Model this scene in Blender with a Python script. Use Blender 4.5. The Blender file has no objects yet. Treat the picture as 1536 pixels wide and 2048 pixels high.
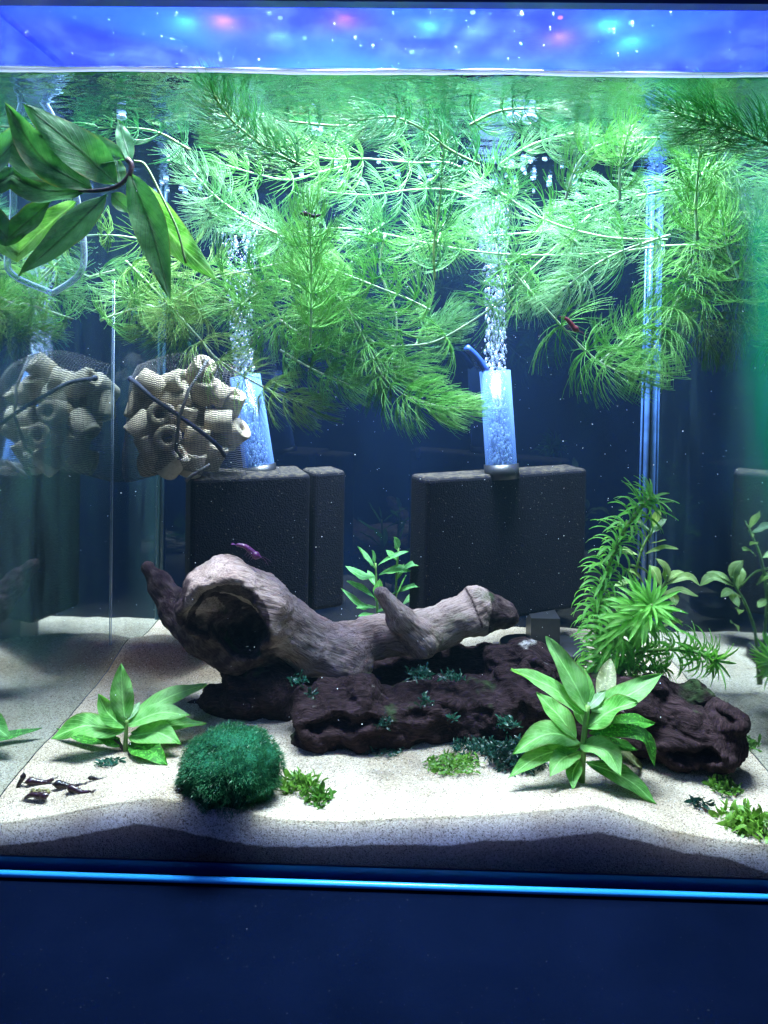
import bpy, bmesh, math, random
import numpy as np
from mathutils import Vector, Matrix, Euler, noise as mnoise

random.seed(7)
rng = np.random.default_rng(7)
scene = bpy.context.scene
C = scene.collection
rad = math.radians

# ------------------------------------------------------------------ camera
CAM_Y, CAM_Z, F = -0.388, 0.28, 1480.0          # F in pixels of the 1536 x 2048 photograph
cam_d = bpy.data.cameras.new('camera')
cam = bpy.data.objects.new('camera', cam_d)
C.objects.link(cam)
CR = Matrix.Rotation(rad(1.2), 3, 'Z') @ Matrix.Rotation(rad(90 - 1.0), 3, 'X') @ Matrix.Rotation(rad(0.95), 3, 'Z')
cam.matrix_world = Matrix.Translation((0, CAM_Y, CAM_Z)) @ CR.to_4x4()
cam_d.sensor_fit = 'AUTO'
cam_d.sensor_width = 36
cam_d.lens = F / 2048 * 36
PPX, PPY = 778.57, 734.32
cam_d.shift_x = (768 - PPX) / 2048
cam_d.shift_y = (PPY - 1024) / 2048
cam_d.clip_start, cam_d.clip_end = 0.01, 50
scene.camera = cam
EYE = Vector((0, CAM_Y, CAM_Z))

def ray(px, py):
    return CR @ Vector(((px - PPX) / F, -(py - PPY) / F, -1))

def P(px, py, Y):
    d = ray(px, py)
    return EYE + d * ((Y - CAM_Y) / d.y)

def PZ(px, py, Z):
    d = ray(px, py)
    return EYE + d * ((Z - CAM_Z) / d.z)

def S(n, Y):                                    # n photo pixels in metres at depth Y
    return n * (Y - CAM_Y) / F

# ------------------------------------------------------------------ world, lamps, exposure
W = bpy.data.worlds.new('World')
scene.world = W
W.use_nodes = True
W.node_tree.nodes['Background'].inputs[0].default_value = (0.12, 0.25, 0.60, 1)
W.node_tree.nodes['Background'].inputs[1].default_value = 0.11

def area(name, loc, rot, sx, sy, energy, col, spread=180):
    l = bpy.data.lights.new(name, 'AREA')
    l.shape = 'RECTANGLE'; l.size = sx; l.size_y = sy
    l.energy = energy; l.color = col; l.spread = rad(spread)
    o = bpy.data.objects.new(name, l); C.objects.link(o)
    o.location = loc; o.rotation_euler = rot
    return o

LAMP_Z = 0.74
area('tank_lamp_light', (0, 0.140, LAMP_Z), (0, 0, 0), 0.42, 0.20, 68.0, (0.90, 0.985, 1.0), 85)
area('room_blue_light', (-0.5, -1.0, 1.5), (rad(33), rad(-15), 0), 0.8, 0.5, 5.5, (0.20, 0.34, 1.0))  # added fill that brightens the sand front and table in blue

scene.view_settings.view_transform = 'Standard'
scene.view_settings.look = 'None'
scene.view_settings.gamma = 1
scene.view_settings.exposure = 0.15
scene.cycles.use_denoising = True
scene.cycles.max_bounces = 10
scene.cycles.transparent_max_bounces = 16
scene.cycles.glossy_bounces = 5
scene.cycles.diffuse_bounces = 3
scene.cycles.caustics_reflective = False
scene.cycles.caustics_refractive = False
scene.cycles.sample_clamp_indirect = 4

# ------------------------------------------------------------------ material helpers
class NT:
    def __init__(self, name):
        self.m = bpy.data.materials.new(name); self.m.use_nodes = True
        self.t = self.m.node_tree; self.t.nodes.clear()
        self.out = self.t.nodes.new('ShaderNodeOutputMaterial')
    def n(self, typ, ins=None, **props):
        nd = self.t.nodes.new(typ)
        for k, v in props.items(): setattr(nd, k, v)
        for k, v in (ins or {}).items(): self.set(nd, k, v)
        return nd
    def set(self, nd, k, v):
        s = nd.inputs[k]
        if isinstance(v, bpy.types.NodeSocket): self.t.links.new(v, s)
        elif isinstance(v, bpy.types.Node): self.t.links.new(v.outputs[0], s)
        else:
            if hasattr(s.default_value, '__len__') and len(s.default_value) == 4 and len(v) == 3: v = (*v, 1)
            s.default_value = v
    def noise(self, vec, scale, detail=3, rough=0.55, dist=0.0):
        return self.n('ShaderNodeTexNoise', {'Vector': vec, 'Scale': scale, 'Detail': detail, 'Roughness': rough, 'Distortion': dist}).outputs[0]
    def ramp(self, fac, stops):
        r = self.n('ShaderNodeValToRGB', {'Fac': fac})
        e = r.color_ramp.elements
        while len(e) < len(stops): e.new(0.5)
        for el, (p, c) in zip(e, stops):
            el.position = p; el.color = (*c, 1) if len(c) == 3 else c
        return r.outputs[0]
    def val(self, fac, a, b, c=0, d=1):
        return self.n('ShaderNodeMapRange', {'Value': fac, 1: a, 2: b, 3: c, 4: d}).outputs[0]
    def mixc(self, fac, a, b, mode='MIX'):
        x = self.n('ShaderNodeMix', data_type='RGBA', blend_type=mode)
        self.set(x, 0, fac); self.set(x, 6, a); self.set(x, 7, b)
        return x.outputs[2]
    def math(self, op, a, b=0.0):
        return self.n('ShaderNodeMath', {0: a, 1: b}, operation=op).outputs[0]
    def mixs(self, fac, a, b):
        return self.n('ShaderNodeMixShader', {0: fac, 1: a, 2: b}).outputs[0]
    def bump(self, h, strength, dist):
        return self.n('ShaderNodeBump', {'Height': h, 'Strength': strength, 'Distance': dist}).outputs[0]
    def obj(self): return self.n('ShaderNodeTexCoord').outputs['Object']
    def geo(self): return self.n('ShaderNodeNewGeometry')
    def attr(self, name): return self.n('ShaderNodeAttribute', attribute_name=name)
    def rand(self): return self.n('ShaderNodeObjectInfo').outputs['Random']
    def done(self, s):
        if isinstance(s, bpy.types.Node): s = s.outputs[0]
        self.t.links.new(s, self.out.inputs[0]); return self.m

def plain(name, col, rough=0.5, spec=0.5, nscale=0, namp=0.3, metallic=0.0, bump=0.0):
    n = NT(name)
    c = (*col, 1)
    ins = {'Roughness': rough, 'Metallic': metallic, 'Specular IOR Level': spec}
    if nscale:
        f = n.noise(n.geo().outputs['Position'], nscale, 5)
        lo = tuple(max(0, x * (1 - namp)) for x in col); hi = tuple(x * (1 + namp) for x in col)
        ins['Base Color'] = n.ramp(f, [(0.3, lo), (0.7, hi)])
        if bump: ins['Normal'] = n.bump(f, 0.6, bump)
    else: ins['Base Color'] = c
    return n.done(n.n('ShaderNodeBsdfPrincipled', ins))

M = {}
# sand, with a shaded lower band painted on its front face
n = NT('sand'); pos = n.geo().outputs['Position']
v1 = n.n('ShaderNodeTexVoronoi', {'Vector': pos, 'Scale': 1700.0})
cellc = n.n('ShaderNodeSeparateColor', {0: v1.outputs['Color']}).outputs[0]
grain = n.ramp(cellc, [(0.0, (0.12, 0.095, 0.07)), (0.10, (0.28, 0.235, 0.18)), (0.35, (0.42, 0.36, 0.285)), (1.0, (0.58, 0.515, 0.42))])
big = n.noise(pos, 22, 4)
tone = n.mixc(n.val(big, 0.45, 0.72, 0, 0.55), grain, (0.42, 0.33, 0.24), 'MULTIPLY')
brown = n.attr('brown').outputs['Fac']
tone = n.mixc(n.math('MULTIPLY', brown, 0.75), tone, n.mixc(0.9, grain, (0.50, 0.36, 0.25), 'MULTIPLY'))
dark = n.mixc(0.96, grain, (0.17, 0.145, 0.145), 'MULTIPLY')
shd = n.attr('layer').outputs['Fac']
shdn = n.math('ADD', shd, n.val(n.noise(pos, 160, 3), 0.3, 0.7, -0.12, 0.12))
col = n.mixc(n.val(shdn, 0.36, 0.64), dark, tone)
cut = n.attr('cut').outputs['Fac']
hb = n.math('ADD', n.math('MULTIPLY', v1.outputs['Distance'], -0.7), n.noise(pos, 400, 3))
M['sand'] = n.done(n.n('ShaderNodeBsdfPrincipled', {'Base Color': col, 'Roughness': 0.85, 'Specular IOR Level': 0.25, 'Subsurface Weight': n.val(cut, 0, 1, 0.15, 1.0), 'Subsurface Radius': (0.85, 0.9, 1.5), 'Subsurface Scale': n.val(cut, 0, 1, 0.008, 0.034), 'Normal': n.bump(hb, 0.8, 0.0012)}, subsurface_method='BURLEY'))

M['grain_pale'] = plain('grain_pale', (0.66, 0.63, 0.58), 0.7)
M['grain_dark'] = plain('grain_dark', (0.16, 0.12, 0.09), 0.7)

# driftwood
def wood(name, stops, sandy):
    n = NT(name); g = n.attr('grain').outputs['Vector']; pos = n.geo().outputs['Position']
    f1 = n.noise(n.n('ShaderNodeVectorMath', {0: g, 1: (60, 1150, 1150)}, operation='MULTIPLY').outputs[0], 1.0, 5, 0.65, 0.6)
    f2 = n.noise(pos, 55, 4)
    f = n.math('ADD', n.math('MULTIPLY', f1, 0.72), n.math('MULTIPLY', f2, 0.28))
    c = n.ramp(f, stops)
    crack = n.noise(n.n('ShaderNodeVectorMath', {0: g, 1: (16, 260, 260)}, operation='MULTIPLY').outputs[0], 1.0, 3, 0.6, 0.4)
    crack = n.val(n.math('ABSOLUTE', n.math('SUBTRACT', crack, 0.5)), 0.0, 0.016, 0.5, 0)
    c = n.mixc(crack, c, tuple(x * 0.4 for x in stops[0][1]))
    stain = n.val(n.noise(pos, 24, 5, 0.65), 0.45, 0.66, 0, 0.35)
    c = n.mixc(stain, c, n.mixc(1.0, c, (0.62, 0.46, 0.44), 'MULTIPLY'))
    up = n.n('ShaderNodeSeparateXYZ', {0: n.geo().outputs['Normal']}).outputs[2]
    if sandy:
        k = n.math('MULTIPLY', n.val(up, 0.55, 0.8), n.val(n.noise(pos, 38, 3), 0.66, 0.72))
        k = n.math('MULTIPLY', k, n.val(n.noise(pos, 900, 2), 0.36, 0.5))
        c = n.mixc(n.math('MULTIPLY', k, 0.8), c, (0.62, 0.58, 0.55))
    c = n.mixc(n.math('MULTIPLY', n.attr('bark').outputs['Fac'], n.val(n.noise(pos, 120, 3), 0.3, 0.6, 0.75, 1.0)), c, n.mixc(f1, (0.012, 0.006, 0.009), (0.06, 0.035, 0.045)))  # dark bark; also paints shade into the hollows and lower left
    gm = n.math('MULTIPLY', n.val(n.noise(pos, 30, 3), 0.62, 0.70), n.val(up, -0.2, 0.5))
    c = n.mixc(n.math('MULTIPLY', gm, 0.6), c, (0.05, 0.11, 0.035))
    return n.done(n.n('ShaderNodeBsdfPrincipled', {'Base Color': c, 'Roughness': 0.9, 'Specular IOR Level': 0.12,
        'Normal': n.bump(n.math('ADD', f1, n.math('SUBTRACT', n.math('MULTIPLY', n.noise(pos, 700, 3), 0.35), crack)), 0.8, 0.0014)}))
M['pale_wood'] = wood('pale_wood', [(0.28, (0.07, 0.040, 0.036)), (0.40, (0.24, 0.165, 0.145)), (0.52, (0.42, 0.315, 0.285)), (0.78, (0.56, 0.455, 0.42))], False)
M['dark_wood'] = wood('dark_wood', [(0.32, (0.007, 0.004, 0.005)), (0.50, (0.022, 0.012, 0.015)), (0.64, (0.055, 0.033, 0.038)), (0.82, (0.13, 0.085, 0.09))], True)

# leaves: uv.x runs along the blade, uv.y across
def leafmat(name, cols, vein=1.55, trans=0.45, speck=0.0, rough=0.5):
    n = NT(name); uv = n.n('ShaderNodeUVMap', uv_map='UVMap').outputs[0]
    sx = n.n('ShaderNodeSeparateXYZ', {0: uv})
    u, v = sx.outputs[0], sx.outputs[1]
    a = n.math('ABSOLUTE', n.math('SUBTRACT', v, 0.5))
    mid = n.val(a, 0.012, 0.05, 1, 0)
    s = n.math('SUBTRACT', n.math('MULTIPLY', u, 11), n.math('MULTIPLY', a, 7))
    side = n.val(n.math('ABSOLUTE', n.math('SUBTRACT', n.math('FRACT', s), 0.5)), 0.02, 0.09, 1, 0)
    pos = n.geo().outputs['Position']
    f = n.math('ADD', n.math('MULTIPLY', n.noise(pos, 130, 5), 0.95), n.math('MULTIPLY', n.rand(), 0.22))
    c = n.ramp(f, [(0.36, cols[0]), (0.52, cols[1]), (0.76, cols[2])])
    c = n.mixc(n.math('ADD', n.math('MULTIPLY', mid, 0.75), n.math('MULTIPLY', side, 0.34)), c, tuple(min(1, x * vein) for x in cols[2]))
    al = n.math('MULTIPLY', n.val(n.noise(pos, 210, 5, 0.7), 0.58, 0.70), 0.55)
    c = n.mixc(al, c, tuple(x * y for x, y in zip(cols[0], (1.3, .8, .8))))
    rim = n.math('MULTIPLY', n.val(a, 0.43, 0.5), n.val(n.noise(pos, 70, 3), 0.45, 0.62, 0, 0.75))
    c = n.mixc(rim, c, (0.20, 0.20, 0.06))
    if speck:
        k = n.val(n.noise(pos, 520, 2, 0.7), 0.55, 0.62)
        c = n.mixc(n.math('MULTIPLY', k, speck), c, tuple(min(1, x * 2.2) for x in cols[2]))
    h = n.math('ADD', n.math('MULTIPLY', mid, 0.7), n.math('MULTIPLY', side, 0.35))
    p = n.n('ShaderNodeBsdfPrincipled', {'Base Color': c, 'Roughness': rough, 'Specular IOR Level': 0.35, 'Normal': n.bump(n.math('ADD', h, n.noise(pos, 300, 3)), 0.35, 0.0008)})
    t = n.n('ShaderNodeBsdfTranslucent', {'Color': n.mixc(1.0, c, (1.0, 1.0, 0.55), 'MULTIPLY')})
    return n.done(n.mixs(trans, p, t))
M['hygro'] = leafmat('bright_leaf', [(0.06, 0.26, 0.035), (0.14, 0.45, 0.085), (0.28, 0.60, 0.21)])
M['hygro_front'] = leafmat('deep_leaf', [(0.012, 0.08, 0.022), (0.03, 0.15, 0.042), (0.065, 0.23, 0.075)], 0.35, 0.5)  # darker copy of the leaf green, with the shade put into the colour
M['hygro_speck'] = leafmat('speckled_leaf', [(0.02, 0.12, 0.012), (0.035, 0.20, 0.02), (0.07, 0.30, 0.035)], 1.3, 0.35, 0.7)
M['old_leaf'] = leafmat('old_leaf', [(0.07, 0.10, 0.035), (0.15, 0.19, 0.08), (0.24, 0.27, 0.15)], 0.7, 0.3, 0.5)
M['pale_leaf'] = leafmat('pale_leaf', [(0.16, 0.34, 0.14), (0.30, 0.50, 0.28), (0.40, 0.58, 0.38)])
M['rotala'] = leafmat('lime_leaf', [(0.16, 0.34, 0.06), (0.28, 0.50, 0.13), (0.42, 0.62, 0.25)])
M['midplant'] = leafmat('fresh_leaf', [(0.05, 0.22, 0.05), (0.10, 0.36, 0.10), (0.20, 0.50, 0.22)])
M['egeria'] = leafmat('strap_leaf', [(0.08, 0.36, 0.03), (0.16, 0.56, 0.07), (0.30, 0.70, 0.18)], 1.1, 0.5)
M['green_stem'] = plain('green_stem', (0.16, 0.30, 0.08), 0.5, 0.4, 160, 0.3)
M['purple_stem'] = plain('purple_stem', (0.075, 0.05, 0.05), 0.5, 0.4, 160, 0.3)

def needlemat(name, lo, hi, trans):
    n = NT(name)
    c = n.ramp(n.math('ADD', n.math('MULTIPLY', n.rand(), 0.6), n.math('MULTIPLY', n.noise(n.geo().outputs['Position'], 45, 3), 0.4)), [(0.25, lo), (0.75, hi)])
    p = n.n('ShaderNodeBsdfPrincipled', {'Base Color': c, 'Roughness': 0.4, 'Specular IOR Level': 0.4})
    t = n.n('ShaderNodeBsdfTranslucent', {'Color': c})
    return n.done(n.mixs(trans, p, t))
M['lime'] = needlemat('lime_needles', (0.11, 0.40, 0.06), (0.24, 0.58, 0.15), 0.4)
M['pale'] = needlemat('pale_needles', (0.15, 0.43, 0.15), (0.28, 0.58, 0.27), 0.4)
M['yellow'] = needlemat('yellow_needles', (0.20, 0.44, 0.08), (0.36, 0.58, 0.18), 0.4)
M['emerald'] = needlemat('emerald_needles', (0.025, 0.20, 0.045), (0.07, 0.34, 0.09), 0.45)  # darker copy for stems outside the lamp's beam, shade in the colour
M['teal'] = needlemat('teal_needles', (0.03, 0.16, 0.09), (0.06, 0.26, 0.14), 0.4)  # backlit stems: their shade is put into this colour too
M['stem_pale'] = plain('pale_stem', (0.42, 0.58, 0.36), 0.45, 0.4, 120, 0.25)
M['moss'] = needlemat('teal_moss', (0.004, 0.030, 0.022), (0.014, 0.085, 0.055), 0.35)
M['moss_lime'] = needlemat('lime_moss', (0.03, 0.13, 0.012), (0.13, 0.30, 0.035), 0.4)
M['marimo'] = plain('moss_ball', (0.008, 0.07, 0.035), 0.9, 0.1, 120, 0.6)
M['fuzz'] = needlemat('moss_fuzz', (0.008, 0.070, 0.028), (0.030, 0.17, 0.070), 0.3)

M['shrimp_black'] = plain('black_shell', (0.006, 0.004, 0.007), 0.3, 0.5, 900, 0.6)
M['shrimp_brown'] = plain('dark_plum_shell', (0.020, 0.007, 0.013), 0.3, 0.5, 900, 0.6)
M['shrimp_purple'] = plain('purple_shell', (0.085, 0.014, 0.085), 0.35, 0.5, 900, 0.5)
M['shrimp_red'] = plain('red_shell', (0.16, 0.018, 0.035), 0.35, 0.5, 900, 0.5)
M['pellet'] = plain('food_pellet', (0.16, 0.15, 0.07), 0.9, 0.2, 500, 0.5, 0, 0.001)

n = NT('sponge'); pos = n.geo().outputs['Position']
vv = n.n('ShaderNodeTexVoronoi', {'Vector': pos, 'Scale': 800.0})
sp = n.val(n.noise(pos, 620, 2, 0.7), 0.67, 0.74)
c = n.mixc(n.noise(pos, 40, 4), (0.004, 0.005, 0.011), (0.009, 0.010, 0.019))
c = n.mixc(n.math('MULTIPLY', sp, 0.5), c, (0.32, 0.27, 0.21))
up = n.n('ShaderNodeSeparateXYZ', {0: n.geo().outputs['Normal']}).outputs[2]
c = n.mixc(n.math('MULTIPLY', n.val(up, 0.5, 0.9), n.val(n.noise(pos, 260, 3), 0.45, 0.6, 0.1, 0.5)), c, (0.12, 0.10, 0.07))
M['sponge'] = n.done(n.n('ShaderNodeBsdfPrincipled', {'Base Color': c, 'Roughness': 0.95, 'Specular IOR Level': 0.1, 'Normal': n.bump(vv.outputs['Distance'], 0.4, 0.0009)}))
M['black_plastic'] = plain('black_plastic', (0.010, 0.011, 0.016), 0.4, 0.5, 200, 0.4)

n = NT('tube_plastic')
lw = n.n('ShaderNodeLayerWeight', {'Blend': 0.55}).outputs['Facing']
body = n.mixs(0.35, n.n('ShaderNodeBsdfDiffuse', {'Color': (0.25, 0.45, 1.0)}), n.n('ShaderNodeBsdfTranslucent', {'Color': (0.22, 0.45, 1.0)}))
body = n.mixs(0.12, body, n.n('ShaderNodeBsdfGlossy', {'Color': (0.8, 0.9, 1), 'Roughness': 0.15}))
M['tube'] = n.done(n.mixs(n.val(lw, 0.1, 0.9, 0.09, 0.5), n.n('ShaderNodeBsdfTransparent', {'Color': (0.86, 0.93, 1.0)}), body))
n = NT('clear_hose')
lw = n.n('ShaderNodeLayerWeight', {'Blend': 0.5}).outputs['Facing']
body = n.mixs(0.4, n.n('ShaderNodeBsdfDiffuse', {'Color': (0.55, 0.70, 0.95)}), n.n('ShaderNodeBsdfGlossy', {'Color': (0.9, 0.95, 1), 'Roughness': 0.15}))
M['hose'] = n.done(n.mixs(n.val(lw, 0.1, 0.9, 0.3, 0.95), n.n('ShaderNodeBsdfTransparent', {'Color': (0.85, 0.93, 1.0)}), body))
n = NT('bubble')
lw = n.n('ShaderNodeLayerWeight', {'Blend': 0.5}).outputs['Facing']
body = n.mixs(0.35, n.n('ShaderNodeBsdfDiffuse', {'Color': (0.62, 0.76, 1)}), n.n('ShaderNodeBsdfGlossy', {'Color': (1, 1, 1), 'Roughness': 0.08}))
M['bubble'] = n.done(n.mixs(n.val(lw, 0.0, 0.9, 0.3, 0.85), n.n('ShaderNodeBsdfTransparent'), body))

n = NT('ceramic'); pos = n.geo().outputs['Position']
f = n.math('ADD', n.math('MULTIPLY', n.noise(pos, 260, 4), 0.7), n.math('MULTIPLY', n.rand(), 0.35))
M['ceramic'] = n.done(n.n('ShaderNodeBsdfPrincipled', {'Base Color': n.ramp(f, [(0.3, (0.33, 0.27, 0.19)), (0.75, (0.60, 0.52, 0.41))]), 'Roughness': 0.9, 'Normal': n.bump(n.noise(pos, 900, 3), 0.6, 0.001)}))
M['net'] = plain('black_net', (0.09, 0.09, 0.10), 0.7)
M['cord'] = plain('dark_cord', (0.014, 0.02, 0.05), 0.6, 0.4, 900, 0.5, 0, 0.0006)

# glass, water, lid
n = NT('clear_glass'); M['clear'] = n.done(n.n('ShaderNodeBsdfTransparent', {'Color': (0.97, 0.985, 0.985)}))
n = NT('side_glass'); pos = n.geo().outputs['Position']
sy = n.n('ShaderNodeSeparateXYZ', {0: pos})
film_haze = n.math('ADD', n.math('MULTIPLY', n.noise(n.n('ShaderNodeVectorMath', {0: pos, 1: (1, 6, 1.2)}, operation='MULTIPLY').outputs[0], 9, 4), 0.8), n.attr('film').outputs['Fac'])
film_haze_f = n.val(film_haze, 0.4, 1.6, 0.03, 0.75)
film_haze_c = n.mixc(n.val(film_haze, 0.5, 1.15), (0.16, 0.30, 0.36), (0.012, 0.26, 0.13))
tr = n.mixs(0.5, n.n('ShaderNodeBsdfDiffuse', {'Color': film_haze_c}), n.n('ShaderNodeBsdfTranslucent', {'Color': film_haze_c}))
M['side_glass'] = n.done(n.mixs(film_haze_f, n.n('ShaderNodeBsdfGlossy', {'Color': (0.74, 0.82, 0.84), 'Roughness': 0.04}), tr))
n = NT('back_glass'); pos = n.geo().outputs['Position']
c = n.ramp(n.noise(n.n('ShaderNodeVectorMath', {0: pos, 1: (1.6, 1, 0.7)}, operation='MULTIPLY').outputs[0], 10, 4), [(0.35, (0.0008, 0.0028, 0.013)), (0.65, (0.0020, 0.0066, 0.025))])
M['back_glass'] = n.done(n.mixs(0.035, n.n('ShaderNodeBsdfDiffuse', {'Color': c}), n.n('ShaderNodeBsdfGlossy', {'Color': (0.8, 0.9, 1), 'Roughness': 0.02})))
n = NT('water_surface'); pos = n.geo().outputs['Position']
h = n.math('ADD', n.noise(n.n('ShaderNodeVectorMath', {0: pos, 1: (1, 1.6, 1)}, operation='MULTIPLY').outputs[0], 42, 3, 0.5, 0.8), n.math('MULTIPLY', n.noise(pos, 170, 2), 0.25))
bm_ = n.bump(h, 0.32, 0.005)
cosi = n.math('ABSOLUTE', n.n('ShaderNodeVectorMath', {0: n.geo().outputs['Incoming'], 1: (0, 0, 1)}, operation='DOT_PRODUCT').outputs['Value'])
M['water'] = n.done(n.mixs(n.val(cosi, 0.46, 0.58), n.n('ShaderNodeBsdfGlossy', {'Color': (0.36, 0.46, 0.52), 'Roughness': 0.008, 'Normal': bm_}), n.n('ShaderNodeBsdfTransparent', {'Color': (0.94, 0.97, 0.98)})))
n = NT('meniscus')
M['meniscus'] = n.done(n.mixs(0.35, n.n('ShaderNodeBsdfTranslucent', {'Color': (0.9, 0.95, 1)}), n.mixs(0.5, n.n('ShaderNodeBsdfDiffuse', {'Color': (0.9, 0.95, 1)}), n.n('ShaderNodeBsdfGlossy', {'Roughness': 0.2}))))
n = NT('fogged_lid'); pos = n.geo().outputs['Position']
f = n.noise(n.n('ShaderNodeVectorMath', {0: pos, 1: (1.1, 0.9, 1)}, operation='MULTIPLY').outputs[0], 38, 7, 0.7, 0.4)
c = n.ramp(f, [(0.32, (0.0010, 0.0014, 0.075)), (0.5, (0.0020, 0.0034, 0.105)), (0.70, (0.0055, 0.010, 0.125))])
c = n.mixc(n.val(n.noise(pos, 9, 3), 0.42, 0.62, 0, 0.75), c, (0.002, 0.008, 0.07))
tl = n.n('ShaderNodeBsdfTranslucent', {'Color': c})
gl = n.n('ShaderNodeBsdfGlossy', {'Color': (0.5, 0.7, 1), 'Roughness': 0.15, 'Normal': n.bump(n.noise(pos, 420, 4), 0.8, 0.002)})
M['lid'] = n.done(n.mixs(0.42, n.mixs(0.15, tl, gl), n.n('ShaderNodeBsdfTransparent', {'Color': (0.93, 0.97, 1)})))
n = NT('droplet')
lw = n.n('ShaderNodeLayerWeight', {'Blend': 0.5}).outputs['Facing']
M['droplet'] = n.done(n.mixs(n.val(lw, 0.05, 0.8, 0.12, 0.8), n.n('ShaderNodeBsdfTransparent'), n.mixs(0.5, n.n('ShaderNodeBsdfGlossy', {'Color': (0.8, 0.92, 1), 'Roughness': 0.05}), n.n('ShaderNodeBsdfTranslucent', {'Color': (0.06, 0.14, 0.4)}))))
def emit(name, col, s):
    n = NT(name); return n.done(n.n('ShaderNodeEmission', {'Color': col, 'Strength': s}))
M['silicone'] = plain('silicone', (0.08, 0.19, 0.50), 0.25, 0.6, 60, 0.3)
M['edge_glass'] = plain('polished_glass_edge', (0.03, 0.36, 0.95), 0.25, 0.6)  # light guided through the glass, painted as a bright azure edge
M['spout_blue'] = plain('spout_blue', (0.02, 0.06, 0.30), 0.35)
M['bead_dim'] = plain('dim_silicone', (0.02, 0.07, 0.12), 0.4)
M['edge_dark'] = plain('glass_edge_seam', (0.006, 0.02, 0.10), 0.3, 0.5)
M['speck'] = plain('speck', (0.85, 0.9, 0.95), 0.6)
n = NT('table_laminate'); pos = n.geo().outputs['Position']
c = n.ramp(n.noise(pos, 14, 5), [(0.3, (0.0008, 0.0022, 0.0090)), (0.7, (0.0014, 0.0034, 0.0135))])
c = n.mixc(n.val(n.noise(pos, 700, 2, 0.6), 0.72, 0.78, 0, 0.25), c, (0.1, 0.12, 0.18))
M['table'] = n.done(n.n('ShaderNodeBsdfPrincipled', {'Base Color': c, 'Roughness': 0.6, 'Specular IOR Level': 0.0, 'Normal': n.bump(n.noise(pos, 900, 2), 0.15, 0.0004)}))
M['lamp_body'] = plain('lamp_body', (0.05, 0.05, 0.06), 0.4)
M['front_diode'] = emit('front_diode', (0.6, 0.8, 1.0), 1.3)
M['lamp_panel'] = emit('lamp_panel', (0.35, 0.6, 1.0), 3.0)

# ------------------------------------------------------------------ object helpers
def link(name, verts, faces, mat, parent=None, smooth=True, uv=None):
    """one mesh object; VERTS are world coordinates, stored relative to the parent's location (or the mesh's own base)"""
    v = np.asarray(verts, dtype=float).reshape(-1, 3)
    if parent is not None: org = np.array(parent.location if parent.parent is None else parent.parent.location + parent.location)
    else: org = np.array([(v[:, 0].min() + v[:, 0].max()) / 2, (v[:, 1].min() + v[:, 1].max()) / 2, v[:, 2].min()])
    me = bpy.data.meshes.new(name)
    me.from_pydata((v - org).tolist(), [], [tuple(f) for f in faces])
    if uv is not None:
        l = me.uv_layers.new(name='UVMap')
        idx = np.empty(len(me.loops), dtype=np.int32); me.loops.foreach_get('vertex_index', idx)
        l.data.foreach_set('uv', np.asarray(uv, dtype=np.float32)[idx].ravel())
    if smooth: me.polygons.foreach_set('use_smooth', [True] * len(me.polygons))
    me.materials.append(M[mat] if isinstance(mat, str) else mat)
    me.update()
    o = bpy.data.objects.new(name, me); C.objects.link(o)
    if parent is not None: o.parent = parent
    else: o.location = org
    return o

def tag(o, label=None, cat=None, group=None, kind=None):
    if label: o['label'] = label
    if cat: o['category'] = cat
    if group: o['group'] = group
    if kind: o['kind'] = kind
    return o

def empty(name, loc, label, cat, group=None):
    o = bpy.data.objects.new(name, None); C.objects.link(o)
    o.location = loc; o.empty_display_size = 0.01
    return tag(o, label, cat, group)

class MB:
    def __init__(self): self.v, self.f = [], []
    def add(self, verts, faces):
        b = len(self.v); self.v += [tuple(x) for x in verts]; self.f += [tuple(i + b for i in f) for f in faces]
    def box(self, lo, hi):
        x0, y0, z0 = lo; x1, y1, z1 = hi
        self.add([(x0, y0, z0), (x1, y0, z0), (x1, y1, z0), (x0, y1, z0), (x0, y0, z1), (x1, y0, z1), (x1, y1, z1), (x0, y1, z1)],
                 [(0, 3, 2, 1), (4, 5, 6, 7), (0, 1, 5, 4), (1, 2, 6, 5), (2, 3, 7, 6), (3, 0, 4, 7)])
    def tube(self, pts, radii, sides=8, caps=True):
        pts = [Vector(p) for p in pts]; k = len(pts)
        if not hasattr(radii, '__len__'): radii = [radii] * k
        t0 = (pts[1] - pts[0]).normalized()
        up = Vector((0, 0, 1)) if abs(t0.z) < 0.9 else Vector((1, 0, 0))
        a = t0.cross(up).normalized()
        vs = []
        for i, p in enumerate(pts):
            t = (pts[min(i + 1, k - 1)] - pts[max(i - 1, 0)]).normalized()
            a = (a - t * a.dot(t)).normalized(); b = t.cross(a)
            for s in range(sides):
                q = 2 * math.pi * s / sides
                vs.append(p + (a * math.cos(q) + b * math.sin(q)) * radii[i])
        fs = [(i * sides + s, i * sides + (s + 1) % sides, (i + 1) * sides + (s + 1) % sides, (i + 1) * sides + s) for i in range(k - 1) for s in range(sides)]
        if caps: fs += [tuple(range(sides))[::-1], tuple((k - 1) * sides + s for s in range(sides))]
        self.add(vs, fs)
    def ball(self, c, r, sub=1, sc=(1, 1, 1)):
        vs, fs = ICO[sub]
        self.add([(c[0] + x * r * sc[0], c[1] + y * r * sc[1], c[2] + z * r * sc[2]) for x, y, z in vs], fs)
    def build(self, name, mat, parent=None, smooth=True): return link(name, self.v, self.f, mat, parent, smooth)

ICO = {}
for s in (1, 2, 3):
    b = bmesh.new(); bmesh.ops.create_icosphere(b, subdivisions=s, radius=1)
    ICO[s] = ([tuple(v.co) for v in b.verts], [tuple(v.index for v in f.verts) for f in b.faces]); b.free()

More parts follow.
